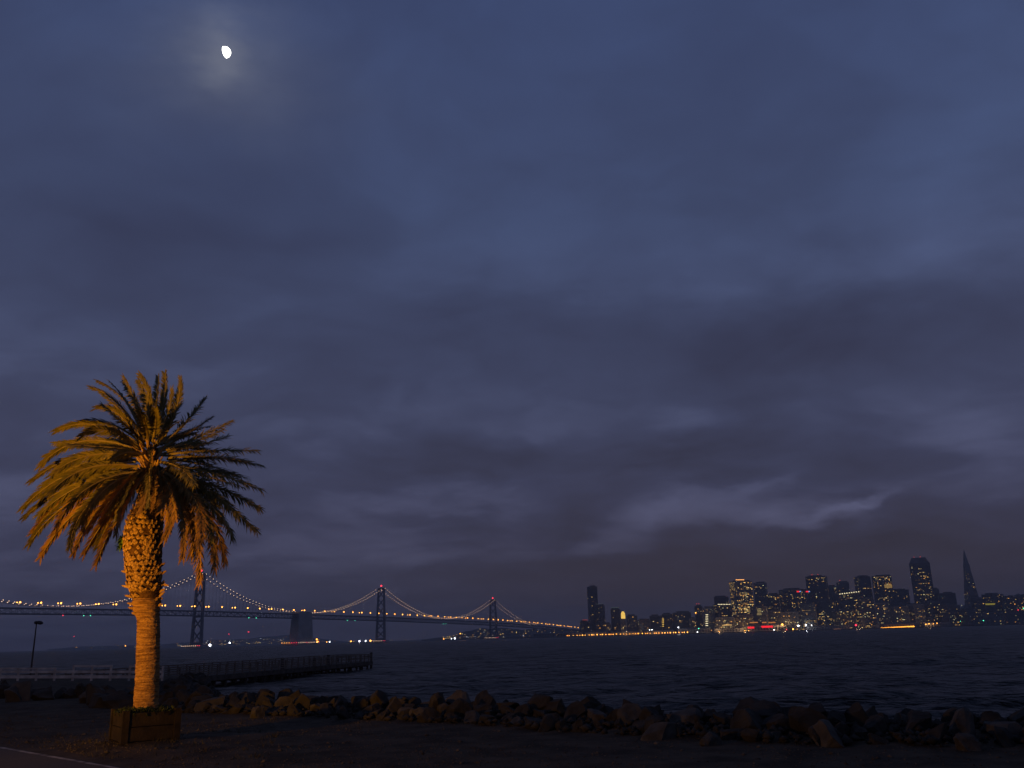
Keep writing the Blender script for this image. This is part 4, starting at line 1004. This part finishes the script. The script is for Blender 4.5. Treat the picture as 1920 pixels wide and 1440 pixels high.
# lamps along the waterfront: each a post with a glowing head
GL = {'o': g_amber, 's': g_sodium, 'w': g_white, 'r': g_red, 'g': g_green}
def shore_lamp(px, py, Y, g, r, label, group=None, name='street_lamp', cat='street lamp', power=0):
    P = at_y(px, py, Y); z0 = 2.2; hh = max(P.z, 4.5); o = thing(name, label, cat, (P.x, Y, z0), group)
    mb = MB(); mb.bar((0, 0, 0), (0, 0, hh-z0), .5); mb.build('post', m_steel, o)
    mb = MB(); mb.ball((0, 0, hh-z0+r*.5), r, 8, 5); mb.build('lamp_head', g, o)
    if power:
        ld = bpy.data.lights.new('lamp_light', 'POINT'); ld.energy = power; ld.color = (1, .62, .3) if g not in (g_white,) else (.9, .95, 1); ld.shadow_soft_size = 1.0
        lo_ = bpy.data.objects.new('lamp_light', ld); lo_.location = (P.x, Y-3.5, hh+9); COL.objects.link(lo_)
    return o
rr = random.Random(5); x = 1051.
while x < 1294:
    y = 1197.6-(x-1051)*.021+rr.uniform(-.8, .8)
    shore_lamp(x, y-1.0, 2935-(x-1051)*.08+ (60 if x < 1060 else 0), g_amber if rr.random() < .7 else g_sodium, rr.choice((1.1, 1.4, 1.7)), 'orange street lamp in the long waterfront row, '+('at its left end under the bridge lamps' if x < 1092 else 'below the lone slim dark tower' if x < 1142 else 'below the golden lantern tower' if x < 1200 else 'below the column of amber lights' if x < 1264 else 'at its right end'), 'orange street lamps along the waterfront road', power=15000 if int((x-1051)/60) != int((x-1051-5)/60) else 0)
    x += rr.choice((3.8, 5.0, 6.2, 7.5))
for i in range(9):
    shore_lamp(1009+i*3.6, 1196+rr.uniform(-1, 1), 3180, g_amber, rr.choice((1.2, 1.6)), 'one of the orange lamps clustered on the quay under the bridge end', 'orange lamps on the quay under the bridge end')
for i, (px, py, k, r, lab) in enumerate([
  (1467, 1172, 's', 3.3, 'largest yellow lamp on the waterfront, right of the neon signs'), (1497, 1174, 'w', 2.5, 'left of the two bright white lamps on the waterfront'), (1511, 1173, 'w', 2.5, 'right of the two bright white lamps on the waterfront'),
  (1521.5, 1173, 'w', 1.5, 'small white lamp just right of the pair of bright white lamps'), (1487, 1181, 's', 2.6, 'big orange lamp low at the waterline under the white lamps'), (1605, 1173, 'r', 3.0, 'large red harbour light left of the glowing arcade'),
  (1272, 1177, 'w', 1.6, 'single bluish white lamp right of the column of amber lights'), (1218, 1181.5, 'w', 1.2, 'left of a close pair of small white lamps below the dark flat block'), (1222.5, 1181, 'w', 1.2, 'right of a close pair of small white lamps below the dark flat block'),
  (1304.5, 1149.5, 's', 1.8, 'yellow lamp high on the left edge of the dense cluster'), (1310, 1179, 'g', 1.8, 'pale green lamp below the brown tower'), (1308, 1190, 'w', 1.4, 'small white lamp at the waterline below the brown tower'),
  (1397, 1186, 's', 1.4, 'small yellow lamp at the left end of the neon sign building'), (1404, 1184, 's', 1.2, 'small yellow lamp under the left neon sign'), (1452, 1186, 'w', 1.3, 'small pale lamp at the right end of the neon sign building'),
  (1475, 1182, 'r', 1.3, 'small red lamp between the yellow and the orange lamp'), (1349, 1192, 's', 1.2, 'small yellow lamp at the waterline below the stepped building'),
  (1736, 1171, 's', 1.6, 'first orange lamp right of the glowing arcade'), (1742, 1170, 's', 1.6, 'second orange lamp right of the glowing arcade'), (1750, 1170, 's', 1.4, 'third orange lamp right of the glowing arcade'), (1757, 1169, 's', 1.6, 'fourth orange lamp right of the glowing arcade'),
  (1828, 1168.5, 's', 1.8, 'orange lamp below the pyramid tower at the waterline'), (1844, 1164, 'g', 1.5, 'pale green lamp at the right end of the waterfront'), (1801, 1165, 'g', 1.0, 'first faint green lamp below the pyramid tower'), (1809, 1165, 'g', .9, 'second faint green lamp below the pyramid tower'),
  (1909, 1144, 'r', 1.4, 'dim red lamp on the slope at the right edge'), (1919, 1141, 'g', 1.8, 'green lamp on the slope cut by the right edge'), (1903, 1133, 's', .9, 'faint yellow lamp on the slope near the right edge')]):
    shore_lamp(px, py, 2912 if px < 1790 else 3010 if px < 1880 else 3120, GL[k], r*.95, lab, name='harbour_lamp', cat='lamp', power={1467: 52000, 1511: 30000, 1272: 16000, 1349: 26000, 1397: 32000, 1742: 30000, 1828: 22000, 1605: 22000}.get(px, 0))
# lamps on the water and the far shore behind the bridge
for px, py, Y, k, r, lab in [(393.5, 1211.5, 2050, 'w', 2.3, 'bright white marker light right of the nearest bridge tower foot'), (430.5, 1206, 4200, 'w', 3.6, 'bright white light on the far shore between tower and anchorage'),
  (658, 1206.5, 3600, 's', 2.6, 'orange light on the far shore left of the middle tower'), (674, 1205.5, 3600, 'w', 2.6, 'white light on the far shore, first left of the middle tower'), (685.5, 1205, 3600, 'w', 2.4, 'white light on the far shore, nearest the middle tower'),
  (694.5, 1207.5, 2650, 's', 2.4, 'yellow light at the left end of the middle tower footing'), (594, 1199.5, 2380, 's', 1.9, 'topmost of the orange lights at the right of the anchorage'), (595.5, 1203.5, 2380, 's', 1.7, 'middle one of the orange lights at the right of the anchorage'), (594.5, 1206.5, 2380, 's', 1.9, 'lowest of the orange lights at the right of the anchorage'),
  (612.5, 1205, 3600, 's', 1.8, 'left of two small lights just right of the anchorage lights'), (618, 1204, 3600, 'w', 1.8, 'right of two small lights just right of the anchorage lights'),
  (466, 1185.5, 8600, 'r', 5.5, 'red mast light above the hills between tower and anchorage'), (429, 1189.5, 8600, 'r', 4, 'faint red mast light left of the brighter red one'), (139, 1194, 8600, 'r', 3.5, 'faint red mast light low over the water left of the palm trunk'),
  (235, 1211.5, 8600, 's', 6, 'orange light on the horizon just left of the palm trunk'), (142, 1214, 8600, 's', 3, 'faint orange light on the horizon left of the palm'), (853, 1199, 3700, 'w', 2.6, 'right one of two white lights on the far shore left of the last tower'),
  (846.5, 1199, 3700, 'w', 1.6, 'left one of two white lights on the far shore left of the last tower'), (832, 1199, 3700, 's', 2, 'pale yellow light on the far shore right of the middle tower'), (863, 1188.5, 4400, 's', 2.4, 'yellow light on the hillside left of the last tower')]:
    shore_lamp(px, py, Y, GL[k], r, lab, name='marker_light', cat='light')
def town(name, ridge_f, x0, x1, n, size, lab, seed):
    rr = random.Random(seed); mb = MB()
    for i in range(n):
        px = rr.uniform(x0, x1); f = rr.random()**1.3; X, Z, Y = ridge_f(px, .06+f*.8); g = rr.choice(WARM+[(.8, .9, 1)]); s_ = rr.choice((.25, .5, .9, 1.8))*1.6
        X *= Y/({'far_shore_lights': 9000, 'hillside_lights': 4600, 'north_slope_lights': 3900}[name]); mb.ball((X, Y-4, max(Z, 3)+3), size*rr.uniform(.45, .9), 5, 3, 1, (g[0]*s_, g[1]*s_, g[2]*s_, 1))
    o = mb.build(name, m_lit, kind='stuff', colattr=True); return o
town('far_shore_lights', h1, 330, 600, 150, 3.6, '', 1); o = town('far_shore_lights', h1, 600, 860, 50, 3.0, '', 2); town('far_shore_lights', h1, 170, 330, 16, 3.2, '', 6)
town('hillside_lights', h2, 830, 1130, 150, 2.0, '', 3); town('north_slope_lights', h3, 1800, 1990, 90, 1.5, '', 4)

# ------------------------------------------------------------------ moon (gibbous, lit from the right)
MD = 26000.; mc = EYE+mdir*MD; Rm = MD*9.4/FPX
mb = MB(); nlat, nlon = 48, 32; e1 = (Rt*math.cos(R_(12))+Up*math.sin(R_(12))); e1 = (e1-mdir*e1.dot(mdir)).normalized(); e2 = mdir.cross(e1).normalized()
ringv = []
for i in range(nlat+1):
    a = math.pi*i/nlat
    for j in range(nlon+1):
        t_ = math.pi*j/nlon-math.pi/2       # from right limb through the front to the terminator
        k = math.sin(t_) ; dx = k if k > 0 else k*.42
        ringv.append(e1*math.sin(a)*dx*Rm+e2*math.cos(a)*Rm-mdir*math.sin(a)*math.cos(t_)*Rm)
W1 = nlon+1
mb.add(ringv, [(i*W1+j, i*W1+j+1, (i+1)*W1+j+1, (i+1)*W1+j) for i in range(nlat) for j in range(nlon)])
mo = mb.build('moon', g_moon, loc=mc); mo['label'] = 'bright white gibbous moon in the upper left of the sky'; mo['category'] = 'moon'

# ------------------------------------------------------------------ haze: closed box, sky and moon outside
hz = MB(); hz.box((0, 5250, 138.5), (26000, 11500, 283))
m_haze = bpy.data.materials.new('haze'); m_haze.use_nodes = True; t = m_haze.node_tree; t.nodes.clear()
pv = t.nodes.new('ShaderNodeVolumePrincipled'); o_ = t.nodes.new('ShaderNodeOutputMaterial'); t.links.new(pv.outputs[0], o_.inputs['Volume'])
pv.inputs['Density'].default_value = .00013; pv.inputs['Color'].default_value = (.8, .8, .85, 1); pv.inputs['Anisotropy'].default_value = .2
hz.build('haze', m_haze, kind='stuff')
print('boulders', len(placed), 'leaf bases', cnt, 'cable lights', len(lights)); open('/tmp/cnt.txt','w').write(str((len(placed), cnt)))
